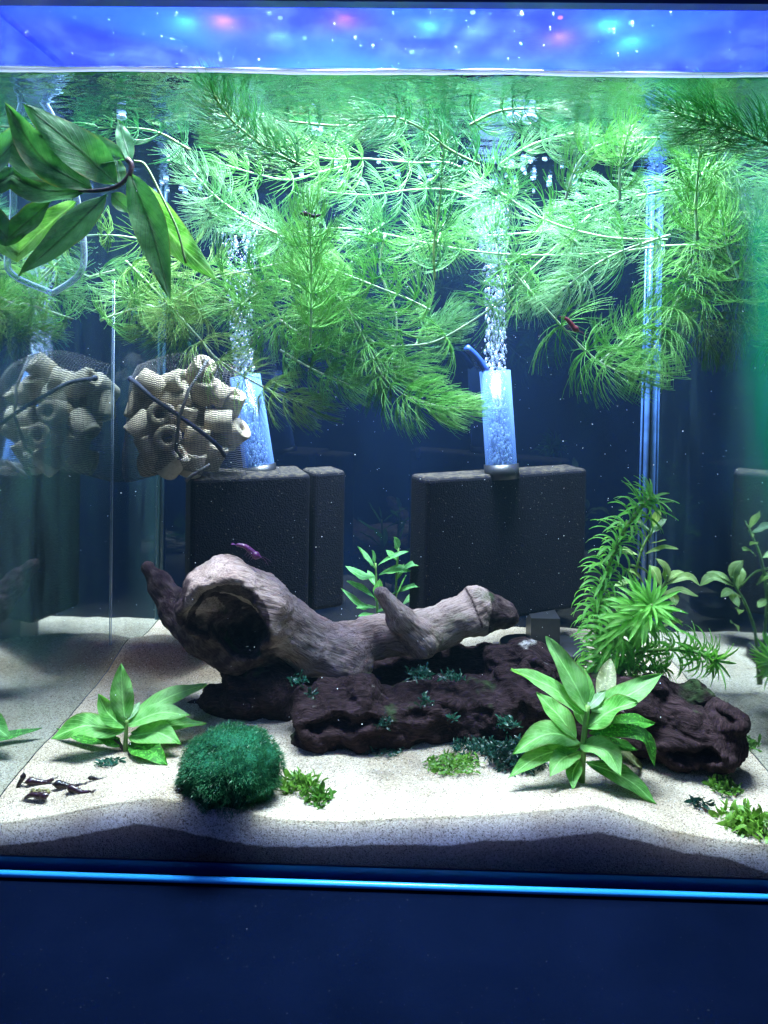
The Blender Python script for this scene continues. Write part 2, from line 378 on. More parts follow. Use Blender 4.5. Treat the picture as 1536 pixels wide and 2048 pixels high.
def spline(pts, n):
    """Catmull-Rom through PTS, N samples"""
    p = [Vector(x) for x in pts]
    p = [p[0] * 2 - p[1]] + p + [p[-1] * 2 - p[-2]]
    out = []
    segs = len(p) - 3
    for i in range(n):
        t = i / (n - 1) * segs; k = min(int(t), segs - 1); t -= k
        a, b, c, d = p[k:k + 4]
        out.append(0.5 * ((2 * b) + (c - a) * t + (2 * a - 5 * b + 4 * c - d) * t * t + (3 * b - a - 3 * c + d) * t ** 3))
    return out

# ------------------------------------------------------------------ tank
TW, TD, WZ, TZ = 0.225, 0.295, 0.4265, 0.462     # half width, depth, water level, rim
# table
mb = MB(); mb.box((-1.2, -0.75, -0.03), (1.2, 0.7, -0.0005))
tag(mb.build('table_top', 'table', None, False), 'dark navy table top the aquarium stands on', 'table', None, 'structure')

aq = empty('aquarium', (0, 0, 0), 'rectangular glass aquarium filled with water, sand and plants', 'aquarium')
def slab(name, lo, hi, mat): 
    m = MB(); m.box(lo, hi); return m.build(name, mat, aq, False)
slab('front_pane', (-TW - 0.006, -0.006, 0.0034), (TW + 0.006, -0.0004, TZ), 'clear')
slab('back_pane', (-TW - 0.006, TD, 0.0034), (TW + 0.006, TD + 0.006, TZ), 'back_glass')
def side(sx):
    ys = np.linspace(0, TD, 30); zs = np.linspace(0.0034, TZ, 46)
    v, film_haze = [], []
    for y in ys:
        for z in zs:
            v.append((sx * TW, y, z))
            if sx > 0: film_haze.append(0.95 * max(0, min(1, (0.165 - y) / 0.09)) * min(1, max(0.0, (z - 0.13) / 0.13)) * (1.0 if z < 0.36 else max(0.2, 1 - (z - 0.36) / 0.05)))
            else: film_haze.append(0.22 * max(0, min(1, (0.30 - z) / 0.1)))  # milky haze of the water painted low on the left pane
    f = [(i * 46 + j, (i + 1) * 46 + j, (i + 1) * 46 + j + 1, i * 46 + j + 1) for i in range(29) for j in range(45)]
    b = len(v)
    v += [(sx * (TW + 0.006), 0, 0.0034), (sx * (TW + 0.006), TD, 0.0034), (sx * (TW + 0.006), TD, TZ), (sx * (TW + 0.006), 0, TZ)]
    f += [(b, b + 1, b + 2, b + 3), (0, 29 * 46, b + 1, b), (45, 29 * 46 + 45, b + 2, b + 3)]
    o = link('side_pane', v, f, 'side_glass', aq, False)
    at = o.data.attributes.new('film', 'FLOAT', 'POINT'); at.data.foreach_set('value', film_haze + [0.0] * 4)
side(-1); side(1)
slab('bottom_pane', (-TW, 0, 0.0006), (TW, TD, 0.0030), 'edge_dark')
m = MB(); m.tube([(-TW - 0.02, -0.0055, 0.0019), (0, -0.0055, 0.0019), (TW + 0.02, -0.0055, 0.0019)], 0.0017, 8); m.build('glass_edge', 'edge_glass', aq)
slab('bottom_seam', (-TW, -0.0003, 0.0031), (TW, -0.0001, 0.0075), 'edge_dark')
m = MB(); m.tube([(TW - 0.003, TD - 0.003, 0.03), (TW - 0.003, TD - 0.003, 0.24), (TW - 0.003, TD - 0.003, WZ)], 0.0026, 10); m.build('silicone_bead', 'silicone', aq)
m = MB(); m.tube([(TW - 0.008, TD - 0.002, 0.03), (TW - 0.0068, TD - 0.002, WZ)], 0.0010, 8); m.build('silicone_bead', 'silicone', aq)
m = MB(); m.tube([(-TW + 0.002, TD - 0.003, 0.03), (-TW + 0.002, TD - 0.003, WZ)], 0.0018, 8); m.build('silicone_bead', 'bead_dim', aq)
m = MB(); m.box((-TW - 0.008, -0.008, TZ - 0.0024), (TW + 0.008, -0.0005, TZ + 0.006)); m.build('rim', 'edge_dark', aq, False)
a0 = P(222, 560, 0.178); a1 = P(226, 1290, 0.178)
m = MB(); m.tube([(-TW + 0.0006, 0.178, a1.z), (-TW + 0.0006, 0.178, a0.z)], 0.0004, 5); m.build('scratch', 'hose', aq)  # thin pale vertical streak on the left pane

lid = empty('glass_lid', (0, 0, TZ + 0.0005), 'fogged blue glass cover lid on top of the aquarium', 'lid')
m = MB(); m.box((-TW, 0.0006, TZ + 0.0005), (TW, TD, TZ + 0.004)); m.build('lid_pane', 'lid', lid, False)
mb = MB()
for k in range(45):
    x, y = random.uniform(-0.21, 0.21), 0.004 + 0.10 * random.random() ** 1.2
    r = random.choice((0.0003, 0.0004, 0.0005, 0.0008, 0.0012)) * random.uniform(0.7, 1.2)
    mb.ball((x, y, TZ + 0.0005), r, 1, (random.uniform(0.8, 1.6), random.uniform(0.8, 1.8), 0.55))
o = mb.build('water_droplets', 'droplet', lid); o['kind'] = 'stuff'
mb = MB()
for k in range(70):
    x, z = random.uniform(-0.21, 0.21), random.uniform(WZ + 0.004, TZ - 0.003)
    r = random.choice((0.0002, 0.0003, 0.0004, 0.0007)) * random.uniform(0.7, 1.2)
    mb.ball((x, 0.0, z), r, 1, (1, 0.4, random.uniform(0.9, 2.2)))
o = mb.build('splash_droplets', 'droplet', aq); o['kind'] = 'stuff'

lamp = empty('aquarium_lamp', (0, 0.125, LAMP_Z + 0.004), 'long LED lamp shining down from above the aquarium', 'lamp')
m = MB(); m.box((-0.2, 0.03, LAMP_Z + 0.008), (0.2, 0.22, LAMP_Z + 0.03)); m.build('housing', 'lamp_body', lamp, False)
m = MB(); m.box((-0.185, 0.045, LAMP_Z + 0.004), (0.185, 0.205, LAMP_Z + 0.0075)); m.build('light_panel', 'lamp_panel', lamp, False)

strip = empty('diode_strip', (0, 0.05, TZ + 0.006), 'row of small coloured LEDs lying on the glass lid', 'LED strip')  # added lights: coloured pools on the lid, hot spots on the waterline
for px, py, col, s in [(372, 40, (0.3, 0.8, 1), 6), (448, 38, (1, 0.08, 0.15), 9), (690, 35, (1, 0.12, 0.12), 5), (858, 50, (0.2, 0.9, 1), 7), (945, 60, (0.6, 0.9, 1), 7), (1120, 70, (1, 0.2, 0.25), 6), (1215, 45, (0.1, 0.9, 0.9), 7), (1262, 80, (0.3, 1, 0.9), 6), (560, 70, (0.3, 0.5, 1), 6)]:
    q = PZ(px, py, TZ + 0.0045)
    m = MB(); m.ball(q + Vector((0, 0, 0.010)), 0.0016, 2, (1, 1, 0.6)); m.build('diode', emit('diode_glow', col, s), strip)
    pl_ = bpy.data.lights.new('diode_light', 'POINT'); pl_.energy = (0.30 if col[0] > 0.9 else 0.13) * s; pl_.color = col; pl_.shadow_soft_size = 0.002
    po = bpy.data.objects.new('diode_light', pl_); C.objects.link(po); po.parent = strip; po.location = q + Vector((0, 0, 0.0040)) - strip.location

for k, px in enumerate(range(60, 1400, 96)):  # white diodes added behind the rim to brighten the waterline
    q = P(px + random.uniform(-8, 8), 14, 0.004); q.z = TZ + 0.0001
    m = MB(); m.ball(q, 0.0004, 2); m.build('diode', 'front_diode', strip)
    pl_ = bpy.data.lights.new('diode_light', 'POINT'); pl_.energy = 0.05; pl_.color = (0.7, 0.88, 1); pl_.shadow_soft_size = 0.001
    po = bpy.data.objects.new('diode_light', pl_); C.objects.link(po); po.parent = strip; po.location = q - Vector((0, 0, 0.0012)) - strip.location

# water
nx, ny = 150, 100
xs = np.linspace(-TW, TW, nx); ys = np.linspace(0.0, TD, ny)
v = []
for y in ys:
    for x in xs:
        ag = 1 + 1.8 * math.exp(-((x - 0.06) ** 2 + (y - 0.2) ** 2) / 0.004) + 1.5 * math.exp(-((x + 0.1) ** 2 + (y - 0.2) ** 2) / 0.004)
        z = WZ + 0.00055 * ag * mnoise.noise(Vector((x * 42, y * 60, 0))) + 0.0003 * ag * mnoise.noise(Vector((x * 120, y * 150, 3)))
        z += 0.0022 * math.exp(-y / 0.0022)
        v.append((x, y, z))
f = [(j * nx + i, (j + 1) * nx + i, (j + 1) * nx + i + 1, j * nx + i + 1) for j in range(ny - 1) for i in range(nx - 1)]
water = tag(link('water', v, f, 'water'), 'rippled water surface seen from below', None, None, 'structure')
m = MB()
pts = [(x, 0.0016 + 0.0003 * math.sin(x * 90), WZ + 0.0012 + 0.0004 * math.sin(x * 37)) for x in np.linspace(-TW, TW, 90)]
m.tube(pts, [0.0013 + 0.0006 * abs(mnoise.noise(Vector((p[0] * 40, 0, 0)))) for p in pts], 8)
tag(m.build('waterline', 'meniscus'), 'bright meniscus along the front glass', None, None, 'structure')

# ------------------------------------------------------------------ sand
SZ = 0.031
def curve(pts, Y):
    q = [P(x, y, Y) for x, y in pts]
    return np.array([a.x for a in q]), np.array([a.z for a in q])
topx, topz = curve([(-120, 1655), (0, 1648), (100, 1634), (200, 1612), (310, 1596), (420, 1610), (560, 1640), (680, 1645), (800, 1638), (1000, 1630), (1100, 1622), (1190, 1610), (1260, 1632), (1330, 1660), (1420, 1678), (1536, 1692), (1700, 1694)], 0.0)
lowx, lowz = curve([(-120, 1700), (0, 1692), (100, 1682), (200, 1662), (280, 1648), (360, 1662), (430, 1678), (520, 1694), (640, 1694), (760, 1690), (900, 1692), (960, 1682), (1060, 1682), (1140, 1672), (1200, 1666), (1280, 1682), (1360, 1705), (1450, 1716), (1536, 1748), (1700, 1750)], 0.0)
def sandz(x, y):
    d = float(np.interp(x, topx, topz)) - 0.0295
    z = 0.0295 + d * math.exp(-(y / 0.035) ** 2)
    z += 0.0022 * mnoise.noise(Vector((x * 16, y * 20, 1.3))) * min(1, y / 0.03)
    z += 0.0011 * mnoise.noise(Vector((x * 60, y * 70, 4))) * min(1, y / 0.02)
    u = x + 0.09                                # dune across the back left
    crest = 0.205 + 0.018 * math.sin(x * 25)
    if x < 0.02:
        k = max(0, min(1, (0.02 - x) / 0.06))
        z += 0.012 * k * math.exp(-((y - crest) / (0.034 if y < crest else 0.014)) ** 2)
        z -= 0.006 * k * math.exp(-((y - crest + 0.05) / 0.02) ** 2) * math.exp(-((x + 0.17) / 0.04) ** 2)
    return z
def brownness(x, y):
    crest = 0.205 + 0.018 * math.sin(x * 25)
    return max(0, min(1, (math.exp(-((y - crest + 0.035) / 0.014) ** 2)) * (1.2 if x < -0.05 else 0.0) * (0.55 + mnoise.noise(Vector((x * 30, y * 30, 7))))))
nx, ny = 240, 160
xs = np.linspace(-TW + 0.0004, TW - 0.0004, nx); ys = np.linspace(0.0004, TD - 0.0004, ny) 
ROWS = 16
v, shd, br = [], [], []
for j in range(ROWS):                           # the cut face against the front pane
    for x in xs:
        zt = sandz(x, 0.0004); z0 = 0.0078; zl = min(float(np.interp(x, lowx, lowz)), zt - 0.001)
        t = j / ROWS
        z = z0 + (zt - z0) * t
        v.append((x, 0.0004, z)); shd.append(max(0, min(1, 0.5 + (z - zl) / 0.004))); br.append(0)  # low values darken the lower face, painting in the fading light
for y in ys:
    for x in xs:
        v.append((x, y, sandz(x, y))); shd.append(1); br.append(brownness(x, y))
R_ = ROWS + ny
f = [(j * nx + i, j * nx + i + 1, (j + 1) * nx + i + 1, (j + 1) * nx + i) for j in range(R_ - 1) for i in range(nx - 1)]
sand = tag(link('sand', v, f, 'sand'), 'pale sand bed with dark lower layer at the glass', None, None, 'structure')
sand.data.attributes.new('layer', 'FLOAT', 'POINT').data.foreach_set('value', shd)
sand.data.attributes.new('cut', 'FLOAT', 'POINT').data.foreach_set('value', [1.0] * (ROWS * nx) + [0.0] * (ny * nx))
sand.data.attributes.new('brown', 'FLOAT', 'POINT').data.foreach_set('value', br)
for mat, cnt, nm in (('grain_pale', 9000, 'pale_sand_grains'), ('grain_dark', 3200, 'dark_sand_grains')):
    v, f = [], []
    for k in range(cnt):
        x = random.uniform(-TW + 0.002, TW - 0.002); y = 0.002 + (TD - 0.01) * random.random() ** 1.6
        r = random.uniform(0.00018, 0.00042); z = sandz(x, y) + r * 0.4
        b = len(v); a = random.random() * 6
        v += [(x + r * math.cos(a), y + r * math.sin(a), z), (x - r * math.sin(a), y + r * math.cos(a), z), (x - r * math.cos(a), y - r * math.sin(a), z), (x + r * math.sin(a), y - r * math.cos(a), z), (x, y, z + r), (x, y, z - r)]
        f += [(b, b + 1, b + 4), (b + 1, b + 2, b + 4), (b + 2, b + 3, b + 4), (b + 3, b, b + 4), (b + 1, b, b + 5), (b + 2, b + 1, b + 5), (b + 3, b + 2, b + 5), (b, b + 3, b + 5)]
    tag(link(nm, v, f, mat, None, False), 'loose sand grains scattered over the sand bed', None, None, 'stuff')

def floor_at(px, py):
    """where the view through a pixel meets the sand"""
    d = ray(px, py); t = 0.39
    while t < 0.75:
        p = EYE + d * t
        if p.y > 0 and p.z <= sandz(p.x, p.y): return p
        t += 0.0008
    return EYE + d * t

# ------------------------------------------------------------------ driftwood
def surface_nets(fld, org, h):
    ins = fld < 0
    nx, ny, nz = fld.shape
    cnt = np.zeros((nx - 1, ny - 1, nz - 1)); acc = np.zeros((nx - 1, ny - 1, nz - 1, 3))
    offs = [(0, 0, 0), (1, 0, 0), (0, 1, 0), (1, 1, 0), (0, 0, 1), (1, 0, 1), (0, 1, 1), (1, 1, 1)]
    sl = lambda o: tuple(slice(o[a], o[a] + s - 1) for a, s in enumerate((nx, ny, nz)))
    for i, a in enumerate(offs):
        for b in offs[i + 1:]:
            if sum(abs(p - q) for p, q in zip(a, b)) != 1: continue
            fa, fb = fld[sl(a)], fld[sl(b)]
            cr = (fa < 0) != (fb < 0)
            t = np.where(cr, fa / np.where(cr, fa - fb, 1), 0)
            for ax in range(3): acc[..., ax] += np.where(cr, a[ax] + (b[ax] - a[ax]) * t, 0)
            cnt += cr
    act = cnt > 0
    idx = -np.ones(act.shape, dtype=int); idx[act] = np.arange(act.sum())
    cells = np.argwhere(act)
    v = np.array(org) + h * (cells + acc[act] / cnt[act][:, None])
    faces = []
    for ax in range(3):
        b, c = (ax + 1) % 3, (ax + 2) % 3
        lo = [slice(1, -1)] * 3; hi = [slice(1, -1)] * 3
        lo[ax] = slice(0, -1); hi[ax] = slice(1, None)
        s0, s1 = ins[tuple(lo)], ins[tuple(hi)]
        e = np.argwhere(s0 != s1)
        flip = s0[tuple(e.T)]
        off = np.array([1, 1, 1]); off[ax] = 0
        e = e + off
        def at(db, dc):
            q = e.copy(); q[:, b] -= db; q[:, c] -= dc
            return idx[q[:, 0], q[:, 1], q[:, 2]]
        q = np.stack([at(0, 0), at(1, 0), at(1, 1), at(0, 1)], 1)
        q = np.where(flip[:, None], q, q[:, ::-1])
        faces.append(q)
    return v, np.concatenate(faces)

def cone_sdf(pts, a, b, ra, rb):
    ab = b - a; L2 = ab.dot(ab)
    t = np.clip(((pts - a) @ ab) / L2, 0, 1)
    return np.linalg.norm(pts - a - t[..., None] * ab, axis=-1) - (ra + (rb - ra) * t), t

def driftwood(name, chains, cuts, mat, label, h, smooth_k, amp, fs, seed, bark_shade=(), bark_shade_f=None, cat='driftwood'):
    prims, bk = [], []
    for ci, ch in enumerate(chains):
        s = 0
        for (x0, y0, d0, r0), (x1, y1, d1, r1) in zip(ch, ch[1:]):
            a, b = np.array(P(x0, y0, d0)), np.array(P(x1, y1, d1))
            prims.append((a, b, S(r0, d0), S(r1, d1), s)); bk.append(ci in bark_shade or (ci, x1) in bark_shade); s += np.linalg.norm(b - a)
    cp = [(np.array(P(x0, y0, d0)), np.array(P(x1, y1, d1)), S(r0, d0), S(r1, d1)) for (x0, y0, d0, r0), (x1, y1, d1, r1) in cuts]
    lo = np.min([np.minimum(a - ra, b - rb) for a, b, ra, rb, s in prims], 0) - 0.006
    hi = np.max([np.maximum(a + ra, b + rb) for a, b, ra, rb, s in prims], 0) + 0.006
    ax = [np.arange(lo[i], hi[i], h) for i in range(3)]
    g = np.stack(np.meshgrid(*ax, indexing='ij'), -1)
    fld = np.full(g.shape[:3], 1.0)
    for a, b, ra, rb, s in prims:
        d, _ = cone_sdf(g, a, b, ra, rb)
        hh = np.clip(0.5 + 0.5 * (fld - d) / smooth_k, 0, 1)
        fld = fld * (1 - hh) + d * hh - smooth_k * hh * (1 - hh)
    # lumpy low frequency distortion
    w = 0
    for k in range(5):
        kv = rng.normal(size=3) * fs; ph = rng.random() * 6
        w = w + np.sin(g @ kv + ph)
    fld = fld + w * amp * 0.32
    for a, b, ra, rb in cp:
        d, _ = cone_sdf(g, a, b, ra, rb)
        d = d + w * amp * 0.7
        k2 = 0.003
        hh = np.clip(0.5 - 0.5 * (fld + d) / k2, 0, 1)
        fld = fld * (1 - hh) - d * hh + k2 * hh * (1 - hh)
    v, f = surface_nets(fld, lo, h)
    # grain frame and fine relief
    best = np.full(len(v), 9.0); gr = np.zeros((len(v), 3)); bka = np.zeros(len(v))
    for (a, b, ra, rb, s), isb in zip(prims, bk):
        d, t = cone_sdf(v, a, b, ra, rb)
        ab = b - a; L = np.linalg.norm(ab); ab = ab / L
        up = np.array([0.2, 0.9, 0.3]); e1 = np.cross(ab, up); e1 /= np.linalg.norm(e1); e2 = np.cross(ab, e1)
        q = v - a
        cand = np.stack([s + q @ ab, q @ e1, q @ e2], 1)
        m_ = d < best
        best[m_] = d[m_]; gr[m_] = cand[m_]; bka[m_] = isb
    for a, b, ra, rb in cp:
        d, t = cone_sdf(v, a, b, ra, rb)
        bka[np.abs(d) < 0.0022] = 1  # walls of the hollows darkened, shade painted into the mask
    me = bpy.data.meshes.new('tmp'); me.from_pydata(v.tolist(), [], f.tolist()); me.update()
    nrm = np.empty(len(v) * 3); me.vertices.foreach_get('normal', nrm); nrm = nrm.reshape(-1, 3)
    bpy.data.meshes.remove(me)
    disp = np.array([
        amp * 0.36 * (0.5 - abs(mnoise.noise(Vector((g_[0] * 28, g_[1] * 190, g_[2] * 190 + seed))))) +
        amp * 0.28 * mnoise.noise(Vector((p[0] * 260, p[1] * 260, p[2] * 260))) +
        amp * 0.30 * (0.5 - abs(mnoise.noise(Vector((g_[0] * 14, g_[1] * 85, g_[2] * 85 + seed * 2))))) +
        amp * 0.32 * (0.4 - abs(mnoise.noise(Vector((g_[0] * 60, g_[1] * 480, g_[2] * 480 - seed))))) +
        amp * 0.55 * mnoise.noise(Vector((p[0] * 95, p[1] * 95, p[2] * 95 + seed))) for g_, p in zip(gr, v)])
    v = v + nrm * disp[:, None]
    o = tag(link(name, v, f, mat), label, cat, 'pieces of driftwood')
    o.data.attributes.new('grain', 'FLOAT_VECTOR', 'POINT').data.foreach_set('vector', gr.ravel())
    if bark_shade_f: bka = np.maximum(bka, [bark_shade_f(p) for p in v])  # lower left of the hollow darkened as bark and painted shade
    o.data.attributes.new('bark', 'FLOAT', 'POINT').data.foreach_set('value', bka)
    return o

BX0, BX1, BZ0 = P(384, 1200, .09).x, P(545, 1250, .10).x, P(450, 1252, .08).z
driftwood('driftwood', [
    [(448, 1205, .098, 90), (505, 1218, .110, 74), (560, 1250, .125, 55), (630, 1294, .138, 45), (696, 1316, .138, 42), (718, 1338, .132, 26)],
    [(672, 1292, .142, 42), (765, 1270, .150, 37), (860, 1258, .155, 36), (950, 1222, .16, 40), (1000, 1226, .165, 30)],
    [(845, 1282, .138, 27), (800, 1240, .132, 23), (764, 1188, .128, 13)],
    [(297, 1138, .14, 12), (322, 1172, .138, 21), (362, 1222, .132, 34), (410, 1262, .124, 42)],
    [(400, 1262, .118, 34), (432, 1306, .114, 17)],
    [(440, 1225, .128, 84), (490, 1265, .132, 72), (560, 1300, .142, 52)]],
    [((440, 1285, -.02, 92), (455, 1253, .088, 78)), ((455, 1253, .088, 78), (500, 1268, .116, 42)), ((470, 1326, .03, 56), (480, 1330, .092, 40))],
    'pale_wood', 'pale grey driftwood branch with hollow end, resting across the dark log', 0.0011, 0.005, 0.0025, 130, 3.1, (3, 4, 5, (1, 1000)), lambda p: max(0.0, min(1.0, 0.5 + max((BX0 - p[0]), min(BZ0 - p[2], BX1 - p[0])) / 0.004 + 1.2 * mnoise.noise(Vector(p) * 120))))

driftwood('driftwood', [
    [(394, 1412, .135, 19), (436, 1398, .13, 36), (488, 1388, .125, 54), (552, 1394, .122, 54)],
    [(640, 1432, .088, 62), (720, 1428, .088, 62), (800, 1432, .098, 54), (900, 1425, .105, 58), (985, 1410, .11, 62)],
    [(985, 1410, .11, 62), (1080, 1402, .108, 62), (1180, 1420, .10, 66), (1290, 1440, .085, 68), (1370, 1468, .07, 60), (1430, 1480, .062, 44)],
    [(1000, 1325, .14, 36), (1060, 1325, .14, 38), (1120, 1370, .125, 42)],
    [(1340, 1400, .09, 42), (1385, 1388, .088, 24)],
    [(1452, 1448, .062, 34), (1440, 1505, .055, 34), (1436, 1548, .05, 15)],
    [(1200, 1385, .12, 36), (1300, 1390, .10, 36)],
    [(560, 1372, .16, 34), (660, 1352, .175, 42), (800, 1340, .18, 46), (960, 1335, .175, 44)]],
    [((828, 1392, .076, 26), (910, 1388, .080, 24)), ((940, 1434, .06, 18), (940, 1434, .086, 15)), ((706, 1402, .05, 14), (706, 1404, .072, 12)),
     ((640, 1420, .066, 13), (690, 1422, .066, 13)), ((645, 1458, .064, 16), (735, 1458, .064, 16)), ((1050, 1470, .085, 22), (1110, 1462, .08, 18)), ((1150, 1380, .07, 14), (1250, 1400, .065, 14)), ((1330, 1500, .045, 14), (1400, 1515, .045, 12)), ((1010, 1362, .05, 15), (1060, 1366, .10, 14)),
     ((1360, 1425, .0, 14), (1420, 1418, .06, 12)), ((1060, 1440, .03, 18), (1120, 1450, .065, 16))],
    'dark_wood', 'long knotty dark brown driftwood log lying on the sand', 0.0011, 0.0045, 0.0046, 140, 8.7)

# ------------------------------------------------------------------ broad leaves
def blade(name, pts, width, mat, parent, nrm=(0, -0.45, 0.9), fold=0.22, wave=0.13, peak=0.42, nl=16, nw=6, tipw=0.0, nseed=0.0):
    c = spline(pts, nl)
    L = sum((b - a).length for a, b in zip(c, c[1:]))
    N0 = Vector(nrm).normalized()
    v, uv = [], []
    for i, p in enumerate(c):
        t = i / (nl - 1)
        tan = (c[min(i + 1, nl - 1)] - c[max(i - 1, 0)]).normalized()
        sd = tan.cross(N0)
        if sd.length < 0.15: sd = tan.cross(Vector((0, -1, 0.2)))
        sd.normalize(); nn = sd.cross(tan).normalized()
        e = math.log(0.5) / math.log(peak)
        prof = math.sin(math.pi * t ** e) ** 0.85 if 0 < t < 1 else 0
        w = width * max(prof, 0.06 * (1 - t), tipw if t > .97 else 0)
        for j in range(nw + 1):
            s = j / nw * 2 - 1
            wob = wave * width * mnoise.noise(Vector((t * 4 + nseed, s * 1.5, nseed * 3.7)))
            v.append(p + sd * (s * w / 2) + nn * (abs(s) * w * fold * 0.5 + wob * (0.4 + abs(s))))
            uv.append((t, j / nw))
    f = [(i * (nw + 1) + j, i * (nw + 1) + j + 1, (i + 1) * (nw + 1) + j + 1, (i + 1) * (nw + 1) + j) for i in range(nl - 1) for j in range(nw)]
    return link(name, v, f, mat, parent, True, uv)

def leaf_px(parent, b, t, w, mat, yb, yt, bow=0.0, via=None, **kw):
    """leaf from pixel b at depth yb to pixel t at depth yt; BOW lifts its middle, in pixels"""
    A, B = P(*b, yb), P(*t, yt)
    ym = (yb + yt) / 2
    Mid = P(via[0], via[1], ym) if via else (A + B) / 2 + Vector((0, 0, S(bow, ym)))
    return blade('leaf', [A, Mid, B], S(w, ym) * 1.12, mat, parent, nseed=random.random() * 50, **kw)

def stem_px(parent, pts, r, mat, name='stem', n=14):
    c = spline([P(*p) for p in pts], n); m = MB(); m.tube(c, [r * (1 - 0.35 * i / (n - 1)) for i in range(n)], 7)
    return m.build(name, mat, parent)

# front right plant
p0 = floor_at(1165, 1565)
pl = empty('broadleaf_plant', p0, 'big bright green broad leaved plant in front of the dark log', 'plant', 'broad leaved plants')
Y0 = p0.y
stem_px(pl, [(1162, 1572, Y0), (1165, 1520, Y0), (1168, 1470, Y0), (1176, 1412, Y0)], 0.0022, 'green_stem')
for b, t, w, mt, dy, bow, via in [
    ((1178, 1424), (1094, 1272), 54, 'hygro', 0.006, 0, (1138, 1350)), ((1168, 1430), (1020, 1340), 44, 'hygro', -.012, 0, (1100, 1374)),
    ((1152, 1476), (1072, 1385), 42, 'hygro', 0.014, 0, (1112, 1426)), ((1178, 1420), (1154, 1322), 36, 'hygro', 0.016, 0, None),
    ((1182, 1420), (1326, 1348), 46, 'hygro', 0.004, 0, (1258, 1390)), ((1172, 1456), (1276, 1404), 50, 'hygro', -.014, 0, (1226, 1420)),
    ((1188, 1470), (1309, 1448), 34, 'hygro_speck', 0.012, 0, (1262, 1447)), ((1178, 1466), (1309, 1534), 30, 'hygro_speck', -.008, 0, (1283, 1468)),
    ((1186, 1482), (1276, 1500), 30, 'hygro_speck', 0.01, 0, (1235, 1490)), ((1157, 1488), (1241, 1552), 44, 'hygro', -.022, 0, (1212, 1502)),
    ((1172, 1524), (1313, 1608), 42, 'hygro', -.018, 0, (1250, 1556)), ((1160, 1484), (1025, 1508), 48, 'hygro', -.010, 0, (1094, 1468)),
    ((1160, 1494), (1016, 1556), 36, 'hygro', -.018, 0, (1080, 1512)), ((1160, 1504), (1099, 1553), 38, 'hygro', -.024, 0, (1124, 1518)),
    ((1160, 1520), (1146, 1578), 28, 'hygro', -.02, 0, (1146, 1545)), ((1176, 1416), (1212, 1381), 20, 'pale_leaf', 0.004, 0, None),
    ((1204, 1410), (1221, 1316), 34, 'old_leaf', 0.03, 0, None), ((1196, 1500), (1286, 1540), 42, 'old_leaf', 0.02, 0, (1250, 1508)),
    ((1170, 1450), (1150, 1408), 26, 'hygro', 0.01, 0, None), ((1186, 1490), (1210, 1545), 30, 'hygro_front', 0.012, 0, None)]:
    leaf_px(pl, b, t, w, mt, Y0, max(0.004, Y0 + dy), bow, via)

# left plant
p0 = floor_at(250, 1502)
pl = empty('broadleaf_plant', p0, 'bright green broad leaved plant rooted in the sand left of the moss ball', 'plant', 'broad leaved plants')
Y0 = p0.y
stem_px(pl, [(250, 1508, Y0), (252, 1470, Y0), (254, 1440, Y0)], 0.0016, 'green_stem')
stem_px(pl, [(250, 1502, Y0), (236, 1486, Y0), (225, 1478, Y0)], 0.0012, 'purple_stem')
for b, t, w, mt, dy, bow, via in [
    ((250, 1446), (242, 1327), 42, 'hygro', 0.006, 0, (244, 1385)), ((250, 1456), (196, 1387), 34, 'hygro', -.004, 0, (215, 1425)),
    ((254, 1450), (414, 1368), 42, 'hygro', 0.03, 0, (330, 1398)), ((256, 1452), (380, 1431), 40, 'hygro', 0.004, 0, (315, 1426)),
    ((251, 1462), (102, 1478), 48, 'hygro', -.012, 0, (170, 1452)), ((240, 1478), (112, 1456), 22, 'hygro_speck', 0.012, 0, (175, 1478)),
    ((257, 1474), (362, 1488), 46, 'hygro', -.008, 0, (312, 1466)), ((262, 1466), (413, 1446), 30, 'hygro', 0.012, 0, (352, 1450)),
    ((257, 1488), (335, 1529), 40, 'hygro_speck', -.022, 0, (296, 1500)), ((244, 1490), (188, 1472), 24, 'hygro_speck', -.006, 0, None),
    ((256, 1440), (280, 1404), 16, 'pale_leaf', 0.01, 0, None), ((252, 1436), (262, 1400), 18, 'hygro', 0.012, 0, None)]:
    leaf_px(pl, b, t, w, mt, Y0, Y0 + dy, bow, via)

# big drifting sprig at the upper left, close to the front pane
YF = 0.03
root = P(262, 322, YF)
pl = empty('drifting_plant', root, 'large dark green leafy sprig drifting at upper left near the front glass', 'plant', 'broad leaved plants')
stem_px(pl, [(254, 318, YF), (263, 330, YF), (258, 350, YF), (237, 371, YF), (200, 381, YF), (158, 381, YF)], 0.0017, 'purple_stem')
for b, t, w, dy, via, mt in [
    ((166, 381), (-14, 328), 64, 0.0, (74, 376), 'hygro_front'), ((184, 378), (10, 205), 62, -.012, (86, 318), 'hygro_front'),
    ((232, 366), (46, 208), 76, -.006, (150, 292), 'hygro_front'), ((132, 362), (-20, 228), 60, 0.0, (52, 316), 'hygro_front'),
    ((250, 320), (128, 250), 52, 0.012, (190, 298), 'hygro_front'), ((214, 389), (38, 553), 64, -.014, (134, 466), 'hygro_front'),
    ((102, 402), (-14, 500), 52, -.006, (44, 452), 'hygro_front'), ((152, 404), (-6, 545), 56, 0.01, (78, 466), 'hygro'),
    ((261, 348), (339, 598), 60, -.014, (302, 456), 'hygro_front'), ((272, 362), (434, 562), 58, 0.016, (344, 470), 'hygro'),
    ((222, 388), (262, 424), 32, 0.012, None, 'hygro_front'), ((240, 368), (232, 318), 30, 0.014, None, 'hygro_front'), ((262, 325), (236, 240), 30, 0.02, None, 'hygro_front')]:
    leaf_px(pl, b, t, w, mt, YF, max(0.003, YF + dy), 0, via, nrm=(0, -0.9, 0.35), fold=0.16)
